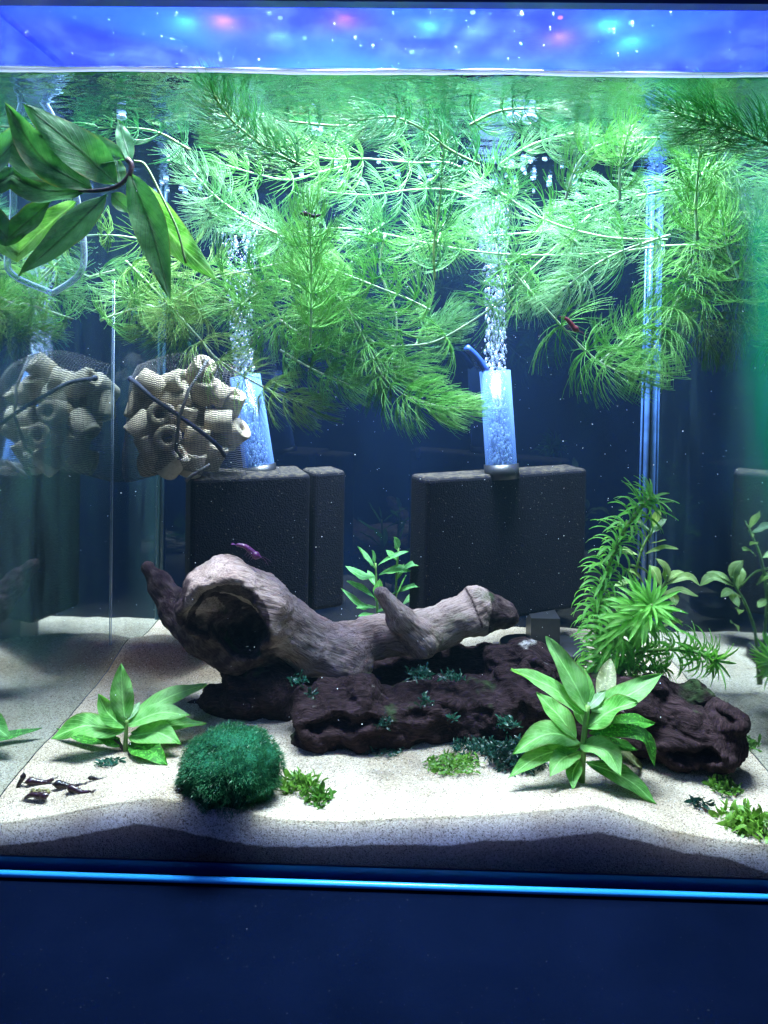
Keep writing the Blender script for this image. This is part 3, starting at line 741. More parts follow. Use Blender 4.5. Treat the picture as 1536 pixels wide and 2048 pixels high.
m = MB(); m.tube(spline([P(268, 322, YF), P(292, 332, YF), P(328, 402, .025), P(355, 460, .022), P(372, 526, .02)], 24), 0.0007, 5); m.build('aerial_root', 'green_stem', pl)

# clear hose behind it
m = MB(); m.tube(spline([P(20, 172, .05), P(66, 184, .05), P(100, 225, .055), P(130, 300, .06), P(158, 420, .07), P(168, 510, .07), P(156, 552, .07), P(104, 588, .08)], 50), 0.0020, 8)
tag(m.build('air_hose', 'hose'), 'thin clear hose curling down behind the drifting sprig', 'hose')

# small plant behind the driftwood
YM = 0.215
root = P(765, 1262, YM)
root.z = sandz(root.x, root.y)
pl = empty('stem_plant', root, 'small green stem plant peeping out from behind the pale driftwood', 'plant', 'small leaved stem plants')
stem_px(pl, [(758, 1320, YM), (754, 1200, YM), (751, 1126, YM)], 0.0012, 'green_stem')
stem_px(pl, [(775, 1320, YM), (790, 1215, YM), (793, 1150, YM), (797, 1095, YM)], 0.0011, 'green_stem')
for b, t, w, via in [
    ((752, 1138), (715, 1093), 18, (730, 1112)), ((752, 1155), (691, 1132), 20, (722, 1152)), ((750, 1196), (693, 1162), 15, (722, 1176)),
    ((748, 1217), (682, 1176), 16, (712, 1204)), ((752, 1214), (712, 1215), 14, None), ((756, 1130), (818, 1103), 13, (788, 1112)),
    ((758, 1150), (822, 1142), 20, (790, 1140)), ((796, 1142), (862, 1132), 18, (832, 1128)), ((780, 1190), (857, 1172), 15, (820, 1174)),
    ((802, 1212), (853, 1184), 16, (826, 1194)), ((797, 1102), (788, 1074), 18, None), ((751, 1128), (744, 1100), 15, None),
    ((752, 1202), (760, 1158), 18, None), ((796, 1122), (772, 1100), 14, None), ((792, 1160), (808, 1128), 14, None), ((754, 1176), (735, 1140), 13, None),
    ((790, 1200), (812, 1150), 13, None), ((752, 1225), (790, 1206), 15, None), ((756, 1230), (716, 1232), 15, None)]:
    leaf_px(pl, b, t, w, 'midplant', YM, YM + random.uniform(-.02, .012), 0, via, peak=0.55, nl=10, nw=4)
m = MB(); m.tube(spline([P(815, 1178, YM), P(852, 1160, YM), P(880, 1120, YM)], 10), 0.0003, 4); m.build('fine_root', 'purple_stem', pl)

# lime stem plant in the right rear
YR = 0.172
root = P(1276, 1330, YR); root.z = sandz(root.x, root.y)
pl = empty('stem_plant', root, 'lime green stem plant with oval leaves in the right rear corner', 'plant', 'small leaved stem plants')
stem_px(pl, [(1272, 1362, YR), (1284, 1260, YR), (1308, 1200, YR), (1330, 1166, YR), (1334, 1150, YR)], 0.0013, 'green_stem')
stem_px(pl, [(1268, 1362, YR), (1264, 1200, YR), (1280, 1110, YR), (1306, 1056, YR)], 0.0013, 'green_stem')
stem_px(pl, [(1262, 1130, YR), (1290, 1140, YR), (1320, 1172, YR)], 0.001, 'green_stem')
for b, t, w, via, mt in [
    ((1331, 1167), (1312, 1116), 22, (1330, 1138), 'rotala'), ((1323, 1176), (1299, 1130), 20, (1312, 1148), 'rotala'), ((1331, 1166), (1368, 1144), 15, (1350, 1149), 'rotala'),
    ((1331, 1170), (1400, 1172), 19, (1374, 1154), 'rotala'), ((1333, 1181), (1351, 1212), 18, (1346, 1192), 'rotala'), ((1313, 1191), (1396, 1192), 16, (1358, 1180), 'rotala'),
    ((1290, 1107), (1357, 1098), 16, (1325, 1096), 'rotala'), ((1303, 1087), (1333, 1080), 12, None, 'rotala'), ((1297, 1072), (1334, 1038), 20, None, 'pale_leaf'),
    ((1318, 1226), (1357, 1219), 15, (1338, 1216), 'rotala'), ((1316, 1259), (1367, 1244), 16, (1342, 1246), 'rotala'), ((1286, 1165), (1250, 1140), 14, (1270, 1146), 'rotala'),
    ((1302, 1062), (1270, 1040), 17, None, 'pale_leaf'), ((1276, 1110), (1238, 1096), 16, None, 'rotala'), ((1266, 1160), (1228, 1172), 14, None, 'rotala'),
    ((1265, 1190), (1300, 1210), 14, None, 'rotala'), ((1306, 1056), (1318, 1018), 16, None, 'rotala'), ((1264, 1220), (1226, 1214), 14, None, 'rotala'), ((1274, 1300), (1330, 1282), 14, None, 'rotala')]:
    leaf_px(pl, b, t, w, mt, YR, YR + random.uniform(-.02, .01), 0, via, peak=0.58, nl=10, nw=4)

# ------------------------------------------------------------------ strap leaved waterweed
def strap_whorl(nleaf, droop, seed):
    r = random.Random(seed); v, f, uv = [], [], []
    for k in range(nleaf):
        az = 2 * math.pi * k / nleaf + r.uniform(-.25, .25)
        L = r.uniform(0.8, 1.1); th = rad(r.uniform(38, 58)); p = Vector((0.03, 0, 0)); ns = 8
        ca, sa = math.cos(az), math.sin(az)
        b = len(v)
        for i in range(ns + 1):
            t = i / ns
            w = 0.056 * (math.sin(math.pi * (0.12 + 0.88 * t)) ** 0.6 if t < 1 else 0.05)
            for s in (-1, 0, 1):
                rr, zz, tt = p.x, p.z - (0.02 if s == 0 else 0), s * w
                v.append((rr * ca - tt * sa, rr * sa + tt * ca, zz)); uv.append((t, (s + 1) / 2))
            a = th + droop * t
            p = p + Vector((math.sin(a), 0, math.cos(a))) * (L / ns)
        f += [(b + i * 3 + s, b + i * 3 + s + 1, b + i * 3 + s + 4, b + i * 3 + s + 3) for i in range(ns) for s in (0, 1)]
    me = bpy.data.meshes.new('strap_whorl')
    me.from_pydata(v, [], f)
    l = me.uv_layers.new(name='UVMap'); idx = np.empty(len(me.loops), dtype=np.int32); me.loops.foreach_get('vertex_index', idx)
    l.data.foreach_set('uv', np.asarray(uv, dtype=np.float32)[idx].ravel())
    me.polygons.foreach_set('use_smooth', [True] * len(f))
    me.materials.append(M['egeria'])
    return me
STRAP = [strap_whorl(8, rad(120), 1), strap_whorl(7, rad(100), 2), strap_whorl(8, rad(130), 3), strap_whorl(8, rad(85), 4)]
STRAPTIP = [strap_whorl(8, rad(40), 5), strap_whorl(9, rad(70), 6)]

def put_whorl(name, me, pos, tan, size, parent, tilt=0.12):
    o = bpy.data.objects.new(name, me); C.objects.link(o); o.parent = parent
    q = Vector(tan).to_track_quat('Z', 'Y')
    q = q @ Euler((random.gauss(0, tilt), random.gauss(0, tilt), random.uniform(0, 6.28))).to_quaternion()
    o.rotation_mode = 'QUATERNION'; o.rotation_quaternion = q
    o.location = Vector(pos) - parent.location
    o.scale = (size,) * 3
    return o

def strand_samples(pts, step):
    c = spline(pts, 160); d = [0.0]
    for a, b in zip(c, c[1:]): d.append(d[-1] + (b - a).length)
    def at(s):
        i = int(np.searchsorted(d, s)); i = max(1, min(i, len(c) - 1))
        t = (s - d[i - 1]) / max(1e-9, d[i] - d[i - 1])
        return c[i - 1].lerp(c[i], t), (c[i] - c[i - 1]).normalized()
    return c, d[-1], at

for pts, lab, Lpx, step in [
    ([(1200, 1385, 0.150), (1196, 1262, 0.150), (1197, 1214, 0.150), (1206, 1166, 0.148), (1224, 1116, 0.145), (1246, 1066, 0.140), (1274, 1024, 0.135), (1301, 996, 0.130)], 'tall arching strap leaved waterweed stem with its crown at the silicone corner', 64, 13),
    ([(1198, 1385, 0.140), (1216, 1300, 0.135), (1245, 1258, 0.120), (1278, 1228, 0.105), (1304, 1210, 0.090)], 'middle waterweed stem whose star shaped crown faces the viewer', 74, 14),
    ([(1208, 1380, 0.140), (1260, 1316, 0.130), (1318, 1300, 0.120), (1372, 1300, 0.110), (1414, 1312, 0.100), (1432, 1321, 0.095)], 'low waterweed stem lying rightwards over the sand', 62, 13),
    ([(1194, 1385, 0.150), (1220, 1338, 0.145), (1270, 1338, 0.140), (1330, 1336, 0.135)], 'shortest waterweed stem lying at the foot of the others', 52, 10)]:
    w = [P(*p) for p in pts]
    w[0].z = min(w[0].z, sandz(w[0].x, w[0].y))
    pl = empty('waterweed', w[0], lab, 'waterweed', 'strap leaved waterweed stems at the right')
    c, L, at = strand_samples(w, 0)
    m = MB(); m.tube(c[::4] + [c[-1]], 0.0013, 6); m.build('stem', 'green_stem', pl)
    Ym = pts[len(pts) // 2][2]; st = S(step, Ym); s = st
    while s < L:
        p, t = at(s)
        near = (L - s) / (0.012)
        me = random.choice(STRAP) if near > 1 else random.choice(STRAP[3:] + STRAPTIP)
        put_whorl('leaf_whorl', me, p, t, S(Lpx, Ym) * random.uniform(0.85, 1.1) * (1 if near > 1 else 0.75 + 0.25 * near), pl)
        s += st * random.uniform(0.8, 1.2) * (1 if near > 1 else 0.45)
    put_whorl('leaf_whorl', STRAPTIP[0], at(L)[0], at(L)[1], S(Lpx, Ym) * 0.8, pl)

# ------------------------------------------------------------------ feathery floating stems
def needle_whorl(nleaf, th0, th1, seed, r0=0.0092, forks=2, clump=0.0):
    r = random.Random(seed); mb = MB()
    def grow(pos, az, t, t1, rr, level, L, th_b):
        pts = [pos]; k = 3 if level else 2
        for i in range(k):
            tt = t + (t1 - t) * (i + 1) / k
            a = th_b[0] + (th_b[1] - th_b[0]) * tt
            pos = pos + Vector((math.sin(a) * math.cos(az), math.sin(a) * math.sin(az), math.cos(a))) * (L * (t1 - t) / k)
            pts.append(pos)
        r1 = rr * (0.8 if level < forks else 0.45)
        mb.tube(pts, [rr + (r1 - rr) * i / k for i in range(k + 1)], 3, False)
        if level < forks:
            sp = (0.30 if level == 0 else 0.17) * r.uniform(0.7, 1.3)
            dv = r.uniform(-.10, .10)
            nt = (0.42, 1.0)[level] if forks == 2 else 1.0
            for sgn in (-1, 1):
                grow(pos, az + sgn * sp, t1, nt * (r.uniform(0.9, 1.0) if nt == 1.0 else 1), r1, level + 1, L, (th_b[0] + dv * sgn, th_b[1] + dv * sgn))
    for k in range(nleaf):
        az = 2 * math.pi * k / nleaf + r.uniform(-.2, .2)
        L = r.uniform(0.85, 1.15)
        grow(Vector((0, 0, 0)), az, 0, 0.16, r0 * 1.35, 0, L, (rad(th0 + r.uniform(-9, 9)), rad(th1 + r.uniform(-12, 12))))
    me = bpy.data.meshes.new('needle_whorl')
    me.from_pydata(mb.v, [], mb.f); me.polygons.foreach_set('use_smooth', [True] * len(mb.f))
    return me
WH = {}
def wh(kind, mat):
    key = (kind, mat)
    if key not in WH:
        spec = {'open': (12, 95, 28), 'wide': (13, 104, 52), 'cup': (12, 70, 8), 'tip': (10, 42, -6), 'droop': (12, 76, 118)}[kind]
        WH[key] = []
        for s in range(3):
            me = needle_whorl(*spec, s * 7 + len(WH)); me.materials.append(M[mat]); WH[key].append(me)
    return random.choice(WH[key])

HG = 'feathery stems floating below the water surface'
def feather(pts, label, mat='lime', Lpx=90, step=70, style='open', tipn=6, tipstep=0.22, thick=1.0):
    w = [P(*p) for p in pts]
    for q in w: q.z = min(q.z, WZ - 0.003)
    pl = empty('feathery_stem', w[0], label, 'water plant', HG)
    c, L, at = strand_samples(w, 0)
    m = MB(); m.tube(c[::3] + [c[-1]], [0.00095 * thick * (1 - 0.45 * i / (len(c[::3]))) for i in range(len(c[::3]) + 1)], 6); m.build('stem', 'stem_pale' if mat in ('lime', 'pale', 'yellow') else 'green_stem', pl)
    Ym = sum(p[2] for p in pts) / len(pts); st = S(step * (0.8 if style == 'cup' else 0.98), Ym); size = S(Lpx * 1.08, Ym)
    s = st * random.uniform(0.1, 0.5); tiplen = st * 1.25 * tipstep * tipn
    while s < L - tiplen:
        p, t = at(s)
        put_whorl('leaf_whorl', wh(style, mat), p, t, size * random.uniform(0.85, 1.12), pl, 0.2)
        s += st * random.uniform(0.75, 1.2)
    for k in range(tipn):
        ss = L - tiplen * (1 - (k + 1) / tipn)
        if ss < 0: continue
        p, t = at(ss)
        kind = style if tipn <= 2 else 'open' if k < tipn * 0.3 else 'cup' if k < tipn * 0.75 else 'tip'
        put_whorl('leaf_whorl', wh(kind, mat), p, t, size * (1.0 - 0.35 * k / tipn), pl, 0.1)
    return pl

feather([(560, 272, .10), (640, 315, .105), (740, 318, .11), (830, 326, .12), (905, 328, .12), (985, 376, .12), (1090, 440, .12), (1210, 474, .12), (1335, 480, .12)][::-1], 'long feathery stem sloping from the right column up to the dark tuft at upper left', 'lime', 88, 92, 'open', 7, .25)
feather([(1430, 490, .14), (1330, 492, .14), (1235, 504, .14), (1130, 510, .14), (1000, 508, .14), (872, 490, .15), (770, 468, .15), (680, 456, .15), (545, 466, .16), (470, 430, .17)], 'long nearly level feathery stem crossing the tank centre', 'pale', 82, 96, 'open', 3, .4)
feather([(1180, 430, .15), (1062, 540, .15), (990, 610, .15), (890, 674, .15), (832, 690, .15), (760, 688, .15), (700, 650, .14), (640, 560, .13), (610, 500, .12)], 'feathery stem hanging in a bow in front of the bubbling tube', 'lime', 88, 105, 'open', 5, .3)
feather([(1010, 520, .13), (1040, 560, .13), (1076, 600, .13), (1150, 680, .13), (1200, 724, .13), (1250, 744, .13), (1300, 738, .125)], 'feathery stem carrying the red shrimp down towards the right', 'lime', 94, 92, 'wide', 6, .2)
feather([(1420, 250, .16), (1400, 360, .155), (1390, 450, .15), (1385, 530, .145), (1350, 610, .14), (1312, 690, .135), (1290, 735, .13)], 'dense bottlebrush feathery stem hanging down the right side', 'lime', 92, 30, 'open', 5, .6)
feather([(1440, 420, .15), (1425, 520, .15), (1410, 590, .15), (1408, 640, .15), (1420, 690, .15)], 'rightmost drooping feathery tuft beside the green algae glass', 'yellow', 78, 34, 'wide', 5, .4)
feather([(250, 520, .14), (300, 570, .14), (350, 622, .135), (402, 680, .13), (440, 722, .125), (530, 776, .12), (600, 806, .12), (625, 815, .12)], 'yellowish feathery stem with open fronds over the mesh bag', 'yellow', 84, 60, 'open', 6, .28)
feather([(640, 560, .13), (690, 610, .125), (735, 690, .12), (760, 745, .115), (800, 785, .11), (850, 806, .105), (905, 815, .10), (930, 812, .10)], 'lowest feathery stem ending in a pale bushy brush at the centre', 'lime', 84, 34, 'open', 12, .28)
feather([(620, 700, .11), (622, 640, .10), (623, 560, .09), (621, 490, .08), (620, 425, .075)], 'upright dark feathery spike standing over the centre left', 'lime', 86, 52, 'cup', 5, .3)
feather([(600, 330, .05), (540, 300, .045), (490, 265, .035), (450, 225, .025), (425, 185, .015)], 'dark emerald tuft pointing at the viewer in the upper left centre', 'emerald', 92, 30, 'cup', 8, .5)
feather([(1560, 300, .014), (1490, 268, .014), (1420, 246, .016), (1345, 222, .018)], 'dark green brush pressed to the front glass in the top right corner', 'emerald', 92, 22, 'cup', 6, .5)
feather([(1540, 350, .18), (1440, 366, .175), (1330, 382, .17), (1230, 402, .165), (1150, 430, .16)], 'pale feathery stem running in from the right edge under the surface', 'pale', 94, 42, 'cup', 4, .5)
feather([(-10, 600, .10), (40, 590, .11), (82, 575, .12), (150, 560, .13), (230, 540, .14)], 'feathery stem at the left edge below the drifting sprig', 'pale', 80, 66, 'wide', 4, .4)
feather([(200, 640, .13), (290, 612, .13), (322, 612, .13), (420, 560, .13), (500, 540, .13), (590, 520, .13)], 'feathery stem with flat stars right below the drifting sprig', 'lime', 82, 62, 'wide', 5, .3)
feather([(1000, 340, .11), (1000, 330, .11), (1030, 308, .10), (1075, 285, .095), (1130, 270, .09), (1160, 268, .09)], 'small feathery branch sweeping right under the two big bubbles', 'pale', 66, 46, 'cup', 6, .32)
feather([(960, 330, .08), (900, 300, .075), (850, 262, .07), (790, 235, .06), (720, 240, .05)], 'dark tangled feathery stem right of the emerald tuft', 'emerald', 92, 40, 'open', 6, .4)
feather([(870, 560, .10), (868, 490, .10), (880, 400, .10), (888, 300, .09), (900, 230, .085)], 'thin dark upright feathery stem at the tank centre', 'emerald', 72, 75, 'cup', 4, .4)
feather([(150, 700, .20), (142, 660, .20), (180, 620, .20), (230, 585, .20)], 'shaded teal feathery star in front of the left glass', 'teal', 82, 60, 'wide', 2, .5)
feather([(1395, 480, .06), (1392, 420, .055), (1395, 360, .05), (1400, 300, .045), (1405, 262, .04)], 'upright dark feathery plume in front of the right column', 'lime', 88, 62, 'cup', 4, .4)
feather([(770, 470, .13), (760, 540, .13), (790, 620, .125), (790, 690, .12), (760, 770, .12)], 'hanging feathery stem with bell shaped whorls at the centre', 'lime', 84, 42, 'droop', 4, .5)
feather([(700, 480, .16), (640, 540, .16), (580, 620, .16), (520, 660, .16), (500, 690, .16)], 'bushy feathery stem in front of the left bubbling tube', 'lime', 86, 34, 'open', 5, .5)
feather([(560, 640, .14), (620, 680, .13), (690, 710, .12), (770, 730, .12), (840, 740, .12)], 'thick leafy feathery stem above the lowest pale brush', 'lime', 84, 30, 'open', 6, .5)
feather([(1040, 640, .14), (1010, 580, .14), (1000, 530, .14), (985, 470, .145), (960, 430, .15)], 'pale feathery head over the bubble column', 'pale', 70, 40, 'open', 4, .4)
feather([(1340, 470, .10), (1250, 500, .10), (1190, 530, .10), (1150, 560, .10), (1110, 590, .10)], 'hanging feathery fan left of the right column', 'pale', 74, 48, 'cup', 5, .35)
feather([(560, 470, .12), (500, 440, .12), (440, 400, .12), (400, 360, .12), (370, 330, .12)], 'pale feathery stem beside the long hanging leaf', 'pale', 80, 56, 'open', 5, .4)
feather([(960, 400, .15), (900, 380, .16), (820, 380, .16), (740, 390, .16), (660, 385, .16)], 'pale feathery stem half hidden under the long sloping stem', 'pale', 70, 56, 'open', 5, .4)
feather([(420, 540, .16), (360, 500, .16), (290, 480, .16), (210, 470, .16), (120, 480, .16)], 'feathery stem behind the drifting sprig leaves', 'yellow', 82, 50, 'wide', 5, .4)
feather([(1500, 560, .16), (1460, 500, .16), (1440, 430, .16), (1430, 360, .16)], 'leafy feathery stem behind the right column', 'lime', 88, 38, 'open', 5, .5)
feather([(1130, 400, .09), (1150, 340, .085), (1180, 300, .08), (1230, 280, .075)], 'small feathery branch between the bubbles and the right column', 'lime', 72, 50, 'cup', 4, .4)
feather([(1240, 400, .07), (1240, 340, .065), (1250, 290, .06), (1262, 250, .055)], 'thin upright feathery branch just left of the dark plume', 'lime', 72, 50, 'cup', 4, .4)
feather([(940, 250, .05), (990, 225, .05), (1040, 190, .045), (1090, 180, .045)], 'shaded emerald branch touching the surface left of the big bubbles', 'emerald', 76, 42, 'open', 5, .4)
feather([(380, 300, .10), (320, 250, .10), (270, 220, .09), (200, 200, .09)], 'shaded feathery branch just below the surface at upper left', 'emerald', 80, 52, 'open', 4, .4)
feather([(680, 640, .15), (640, 600, .15), (560, 560, .15), (480, 580, .15), (400, 600, .15)], 'bushy lime feathery stem left of the upright spike', 'lime', 86, 36, 'open', 6, .4)
feather([(830, 690, .17), (870, 660, .17), (905, 640, .17)], 'short pale brush just above the bowed stem', 'pale', 78, 26, 'cup', 6, .4)
feather([(1200, 724, .15), (1240, 690, .15), (1290, 650, .15), (1340, 620, .14)], 'dense feathery branch filling the bend of the right column', 'lime', 86, 30, 'open', 5, .4)

feather([(700, 330, .14), (640, 345, .145), (580, 360, .15), (520, 350, .15), (450, 330, .15)], 'lime feathery branch under the dark tuft at left of centre', 'lime', 84, 50, 'open', 4, .4)
feather([(860, 620, .12), (820, 600, .12), (770, 580, .12), (720, 560, .12), (670, 540, .12)], 'lime feathery branch crossing behind the upright spike', 'lime', 84, 40, 'open', 5, .4)
feather([(470, 540, .14), (440, 590, .14), (400, 620, .14), (340, 650, .14), (290, 660, .14)], 'yellowish feathery branch left of the dense middle', 'yellow', 78, 52, 'wide', 4, .4)
feather([(1300, 430, .17), (1200, 440, .17), (1100, 460, .17), (1000, 470, .17), (930, 470, .17)], 'pale feathery stem far back under the surface bubbles', 'pale', 76, 56, 'open', 4, .4)
feather([(560, 700, .125), (610, 730, .12), (650, 750, .12), (700, 770, .115)], 'bushy lime branch just above the dark gap', 'lime', 80, 30, 'open', 5, .4)
feather([(730, 250, .08), (660, 225, .08), (600, 205, .075), (560, 195, .07)], 'emerald branch lying flat beneath the surface at top centre', 'emerald', 80, 40, 'open', 5, .4)
feather([(1320, 270, .10), (1260, 245, .10), (1200, 225, .095), (1140, 215, .09)], 'emerald branch beneath the surface left of the corner brush', 'emerald', 80, 44, 'open', 5, .4)
feather([(1490, 600, .12), (1470, 540, .12), (1450, 480, .12), (1440, 420, .12)], 'lime feathery stem along the algae covered right glass', 'lime', 84, 36, 'open', 5, .4)

for px, py, Y, dx, dy, L_, mt, lab in [
    (545, 466, .125, 26, 10, 74, 'pale', 'pale star shaped feathery tip facing the viewer left of the upright spike'),
    (735, 470, .13, 20, -14, 70, 'pale', 'pale star shaped feathery tip facing the viewer just right of the upright spike'),
    (874, 486, .125, 10, -26, 78, 'lime', 'star shaped feathery tip on the level stem at the tank centre'),
    (986, 376, .10, 24, 14, 72, 'pale', 'star shaped feathery tip where the long stem bends down to the right'),
    (340, 612, .115, 20, 14, 76, 'yellow', 'yellowish star shaped feathery tip above the mesh bag'),
    (84, 574, .10, 26, -12, 80, 'pale', 'star shaped feathery tip at the far left below the hose'),
    (262, 600, .12, 24, -10, 70, 'lime', 'lime star shaped feathery tip between the hose and the mesh bag'),
    (480, 610, .11, 22, -16, 82, 'lime', 'lime star shaped feathery tip in front of the left bubble column'),
    (640, 640, .105, 16, -22, 84, 'lime', 'big lime star shaped feathery tip in the dense middle mass'),
    (1076, 600, .118, -18, -24, 60, 'pale', 'pale star shaped feathery tip right of the bubble column'),
    (1130, 470, .11, 22, 14, 66, 'pale', 'pale star shaped feathery tip where the two long stems meet'),
    (415, 420, .11, 24, 16, 70, 'pale', 'pale star shaped feathery tip right of the long hanging leaf'),
    (330, 680, .13, 20, -14, 60, 'teal', 'shaded star shaped feathery tip just above the mesh bag')]:
    feather([(px + dx * 1.6, py + dy * 1.6, Y + .05), (px + dx, py + dy, Y + .03), (px + dx * .4, py + dy * .4, Y + .012), (px, py, Y)], lab, mt, L_, 60, 'wide', 2, .3)

# ------------------------------------------------------------------ moss ball, moss tufts
c0 = floor_at(466, 1612); YM2 = c0.y + S(70, c0.y)
ctr = P(460, 1538, YM2)
root = Vector((ctr.x, ctr.y, sandz(ctr.x, ctr.y)))
ball = empty('moss_ball', root, 'round dark green moss ball with fuzzy surface on the sand', 'moss ball')
rx, rz = S(103, YM2), S(80, YM2)
vs, fs = ICO[3]
def ballr(d):
    return 1 + 0.13 * mnoise.noise(Vector(d) * 2.2) + 0.09 * mnoise.noise(Vector(d) * 5.5) + 0.04 * mnoise.noise(Vector(d) * 13)
vv = []
for d in vs:
    k = ballr(d) * 0.95
    vv.append((ctr.x + d[0] * rx * k, ctr.y + d[1] * rx * 0.9 * k, ctr.z + d[2] * rz * k))
link('moss_core', vv, fs, 'marimo', ball)
v, f = [], []
for k in range(26000):
    d = Vector((random.gauss(0, 1), random.gauss(0, 1), random.gauss(0, 1))).normalized()
    if d.y > 0.6 or d.z < -0.85: continue
    q = ballr(d) * random.uniform(0.93, 0.99)
    p = Vector((ctr.x + d.x * rx * q, ctr.y + d.y * rx * .9 * q, ctr.z + d.z * rz * q))
    e = (d + Vector((random.gauss(0, .55), random.gauss(0, .55), random.gauss(0, .55)))).normalized()
    sd = e.cross(Vector((random.random(), random.random(), random.random()))).normalized() * 0.00013
    l = random.uniform(0.0012, 0.0030); b = len(v)
    v += [p - sd, p + sd, p + e * l * 0.6 + sd * .8 + Vector((0, 0, -l * .05)), p + e * l * 0.6 - sd * .8 + Vector((0, 0, -l * .05)), p + e * l + Vector((0, 0, -l * .2))]
    f += [(b, b + 1, b + 2, b + 3), (b + 3, b + 2, b + 4)]
o = link('moss_fuzz', v, f, 'fuzz', ball); o['kind'] = 'stuff'

def tuft(base, r, hgt, nl, mat, label, flat=0.0, sz=0.0035):
    """clump of small lobed moss fronds"""
    v, f = [], []
    for k in range(nl):
        a = random.random() * 6.28; q = r * random.random() ** 0.6
        p = Vector(base) + Vector((q * math.cos(a), q * math.sin(a) * 0.7, hgt * random.random() * (1 - q / r * 0.6)))
        if flat: p.z = sandz(p.x, p.y) + 0.0006 + hgt * random.random() * 0.5
        dr = Vector((random.gauss(0, 1), random.gauss(0, 1), random.gauss(0.3, 0.7) * (1 - flat * .7))).normalized()
        nn = Vector((random.gauss(0, .6), random.gauss(-.5, .6), random.gauss(.6, .5))).normalized()
        sd = dr.cross(nn).normalized(); L = sz * random.uniform(0.7, 2.0); w = L * random.uniform(0.07, 0.17)
        b = len(v)
        for i in range(5):
            t = i / 4; cc = p + dr * (L * t) + nn * (0.25 * L * math.sin(t * 2.6)); ww = w * (0.5 + 0.6 * math.sin(t * 3.0)) * (1 if i < 4 else 0.3)
            v += [cc - sd * ww, cc + sd * ww]
        f += [(b + 2 * i, b + 2 * i + 1, b + 2 * i + 3, b + 2 * i + 2) for i in range(4)]
    o = link('moss_tuft', v, f, mat); tag(o, label, 'moss', 'tufts of moss on the sand and logs'); return o

for px, py, dY, rpx, hpx, nl, mat, lab, flat, sz in [(a, b_, c_, d_, e_, int(f_ * 1.9), g_, h_, i_, j_ * .62) for a, b_, c_, d_, e_, f_, g_, h_, i_, j_ in [
    (1030, 1520, -.004, 60, 50, 420, 'moss', 'largest dark teal moss tuft at the foot of the log left of the bright plant', 0, .005),
    (905, 1530, -.002, 55, 10, 260, 'moss_lime', 'flat lime green moss patch on the sand before the log', 1, .004),
    (955, 1500, 0, 50, 20, 220, 'moss', 'teal moss fringe where the log meets the sand', 0, .004),
    (760, 1500, 0, 50, 12, 150, 'moss', 'thin moss fringe under the knotted log face', 1, .0035),
    (600, 1575, 0, 42, 26, 130, 'moss_lime', 'lime moss strands leaning on the right of the moss ball', 0, .0055),
    (632, 1602, 0, 34, 22, 60, 'moss_lime', 'small loose lime moss sprig on bare sand right of the moss ball', 0, .006),
    (1492, 1652, 0, 56, 28, 160, 'moss_lime', 'lime moss clump on the sand in the lower right corner', 0, .007),
    (1450, 1580, 0, 30, 20, 90, 'moss_lime', 'green moss under the right tip of the log', 0, .005),
    (1400, 1612, 0, 18, 10, 24, 'moss', 'tiny moss scrap on the sand near the lower right corner', 1, .005),
    (218, 1528, 0, 22, 6, 40, 'moss', 'tiny turquoise moss scrap below the left plant', 1, .004),
    (1488, 1492, 0, 24, 14, 60, 'moss_lime', 'pale green moss behind the right end of the log', 0, .005)]]:
    b = floor_at(px, py); b.y += dY
    tuft(b, S(rpx, b.y), S(hpx, b.y), nl, mat, lab, flat, sz)
for px, py, Y, rpx, hpx, nl, lab in [
    (840, 1352, .10, 36, 20, 150, 'teal moss tuft in the gap under the driftwood branch'), (905, 1358, .10, 30, 14, 110, 'smaller teal moss tuft right of the gap tuft on the log top'),
    (850, 1412, .062, 16, 34, 60, 'narrow teal moss tuft hanging in the log hollow'), (770, 1452, .052, 14, 36, 50, 'teal moss strand on the log right of the knot'),
    (595, 1366, .09, 20, 30, 60, 'moss strand in the shadow between the two driftwoods'), (1015, 1455, .06, 26, 40, 120, 'moss climbing the log left of the bright plant'),
    (905, 1440, .058, 10, 12, 26, 'tiny moss dot beside the round knot hole'), (622, 1392, .06, 12, 10, 30, 'small green moss bit on the shoulder of the knotted face')]:
    tuft(P(px, py, Y), S(rpx * .8, Y), S(hpx * .7, Y), int(nl * .7), 'moss', lab, 0, .0028)

# ------------------------------------------------------------------ filters, tubes, bubbles
def rbox(corner, ux, uy, w, d, h, name, mat, parent, bev=0.0034):
    """bevelled block standing at CORNER along the unit vectors ux, uy"""
    b = bmesh.new(); bmesh.ops.create_cube(b, size=1)
    for vx in b.verts:
        x, y, z = (vx.co.x + .5) * w, (vx.co.y + .5) * d, (vx.co.z + .5) * h
        vx.co = (corner[0] + ux[0] * x + uy[0] * y, corner[1] + ux[1] * x + uy[1] * y, corner[2] + z)
    bmesh.ops.bevel(b, geom=b.edges[:] + b.verts[:], offset=bev, segments=3, affect='EDGES', profile=0.5)
    v = [tuple(x.co) for x in b.verts]; f = [tuple(x.index for x in q.verts) for q in b.faces]; b.free()
    return link(name, v, f, mat, parent, False)

def tube_open(name, base, top, r, mat, parent):
    base, top = Vector(base), Vector(top); m = MB()
    ax = (top - base).normalized(); a = ax.cross(Vector((0, 1, 0))).normalized(); b = ax.cross(a); n_ = 28
    vs = []
    for p, q in ((base, r), (top, r), (top, r * .9), (base, r * .9)):
        vs += [p + (a * math.cos(2 * math.pi * k / n_) + b * math.sin(2 * math.pi * k / n_)) * q for k in range(n_)]
    m.add(vs, [(i * n_ + k, i * n_ + (k + 1) % n_, (i + 1) * n_ + (k + 1) % n_, (i + 1) * n_ + k) for i in range(3) for k in range(n_)])
    return m.build(name, mat, parent)

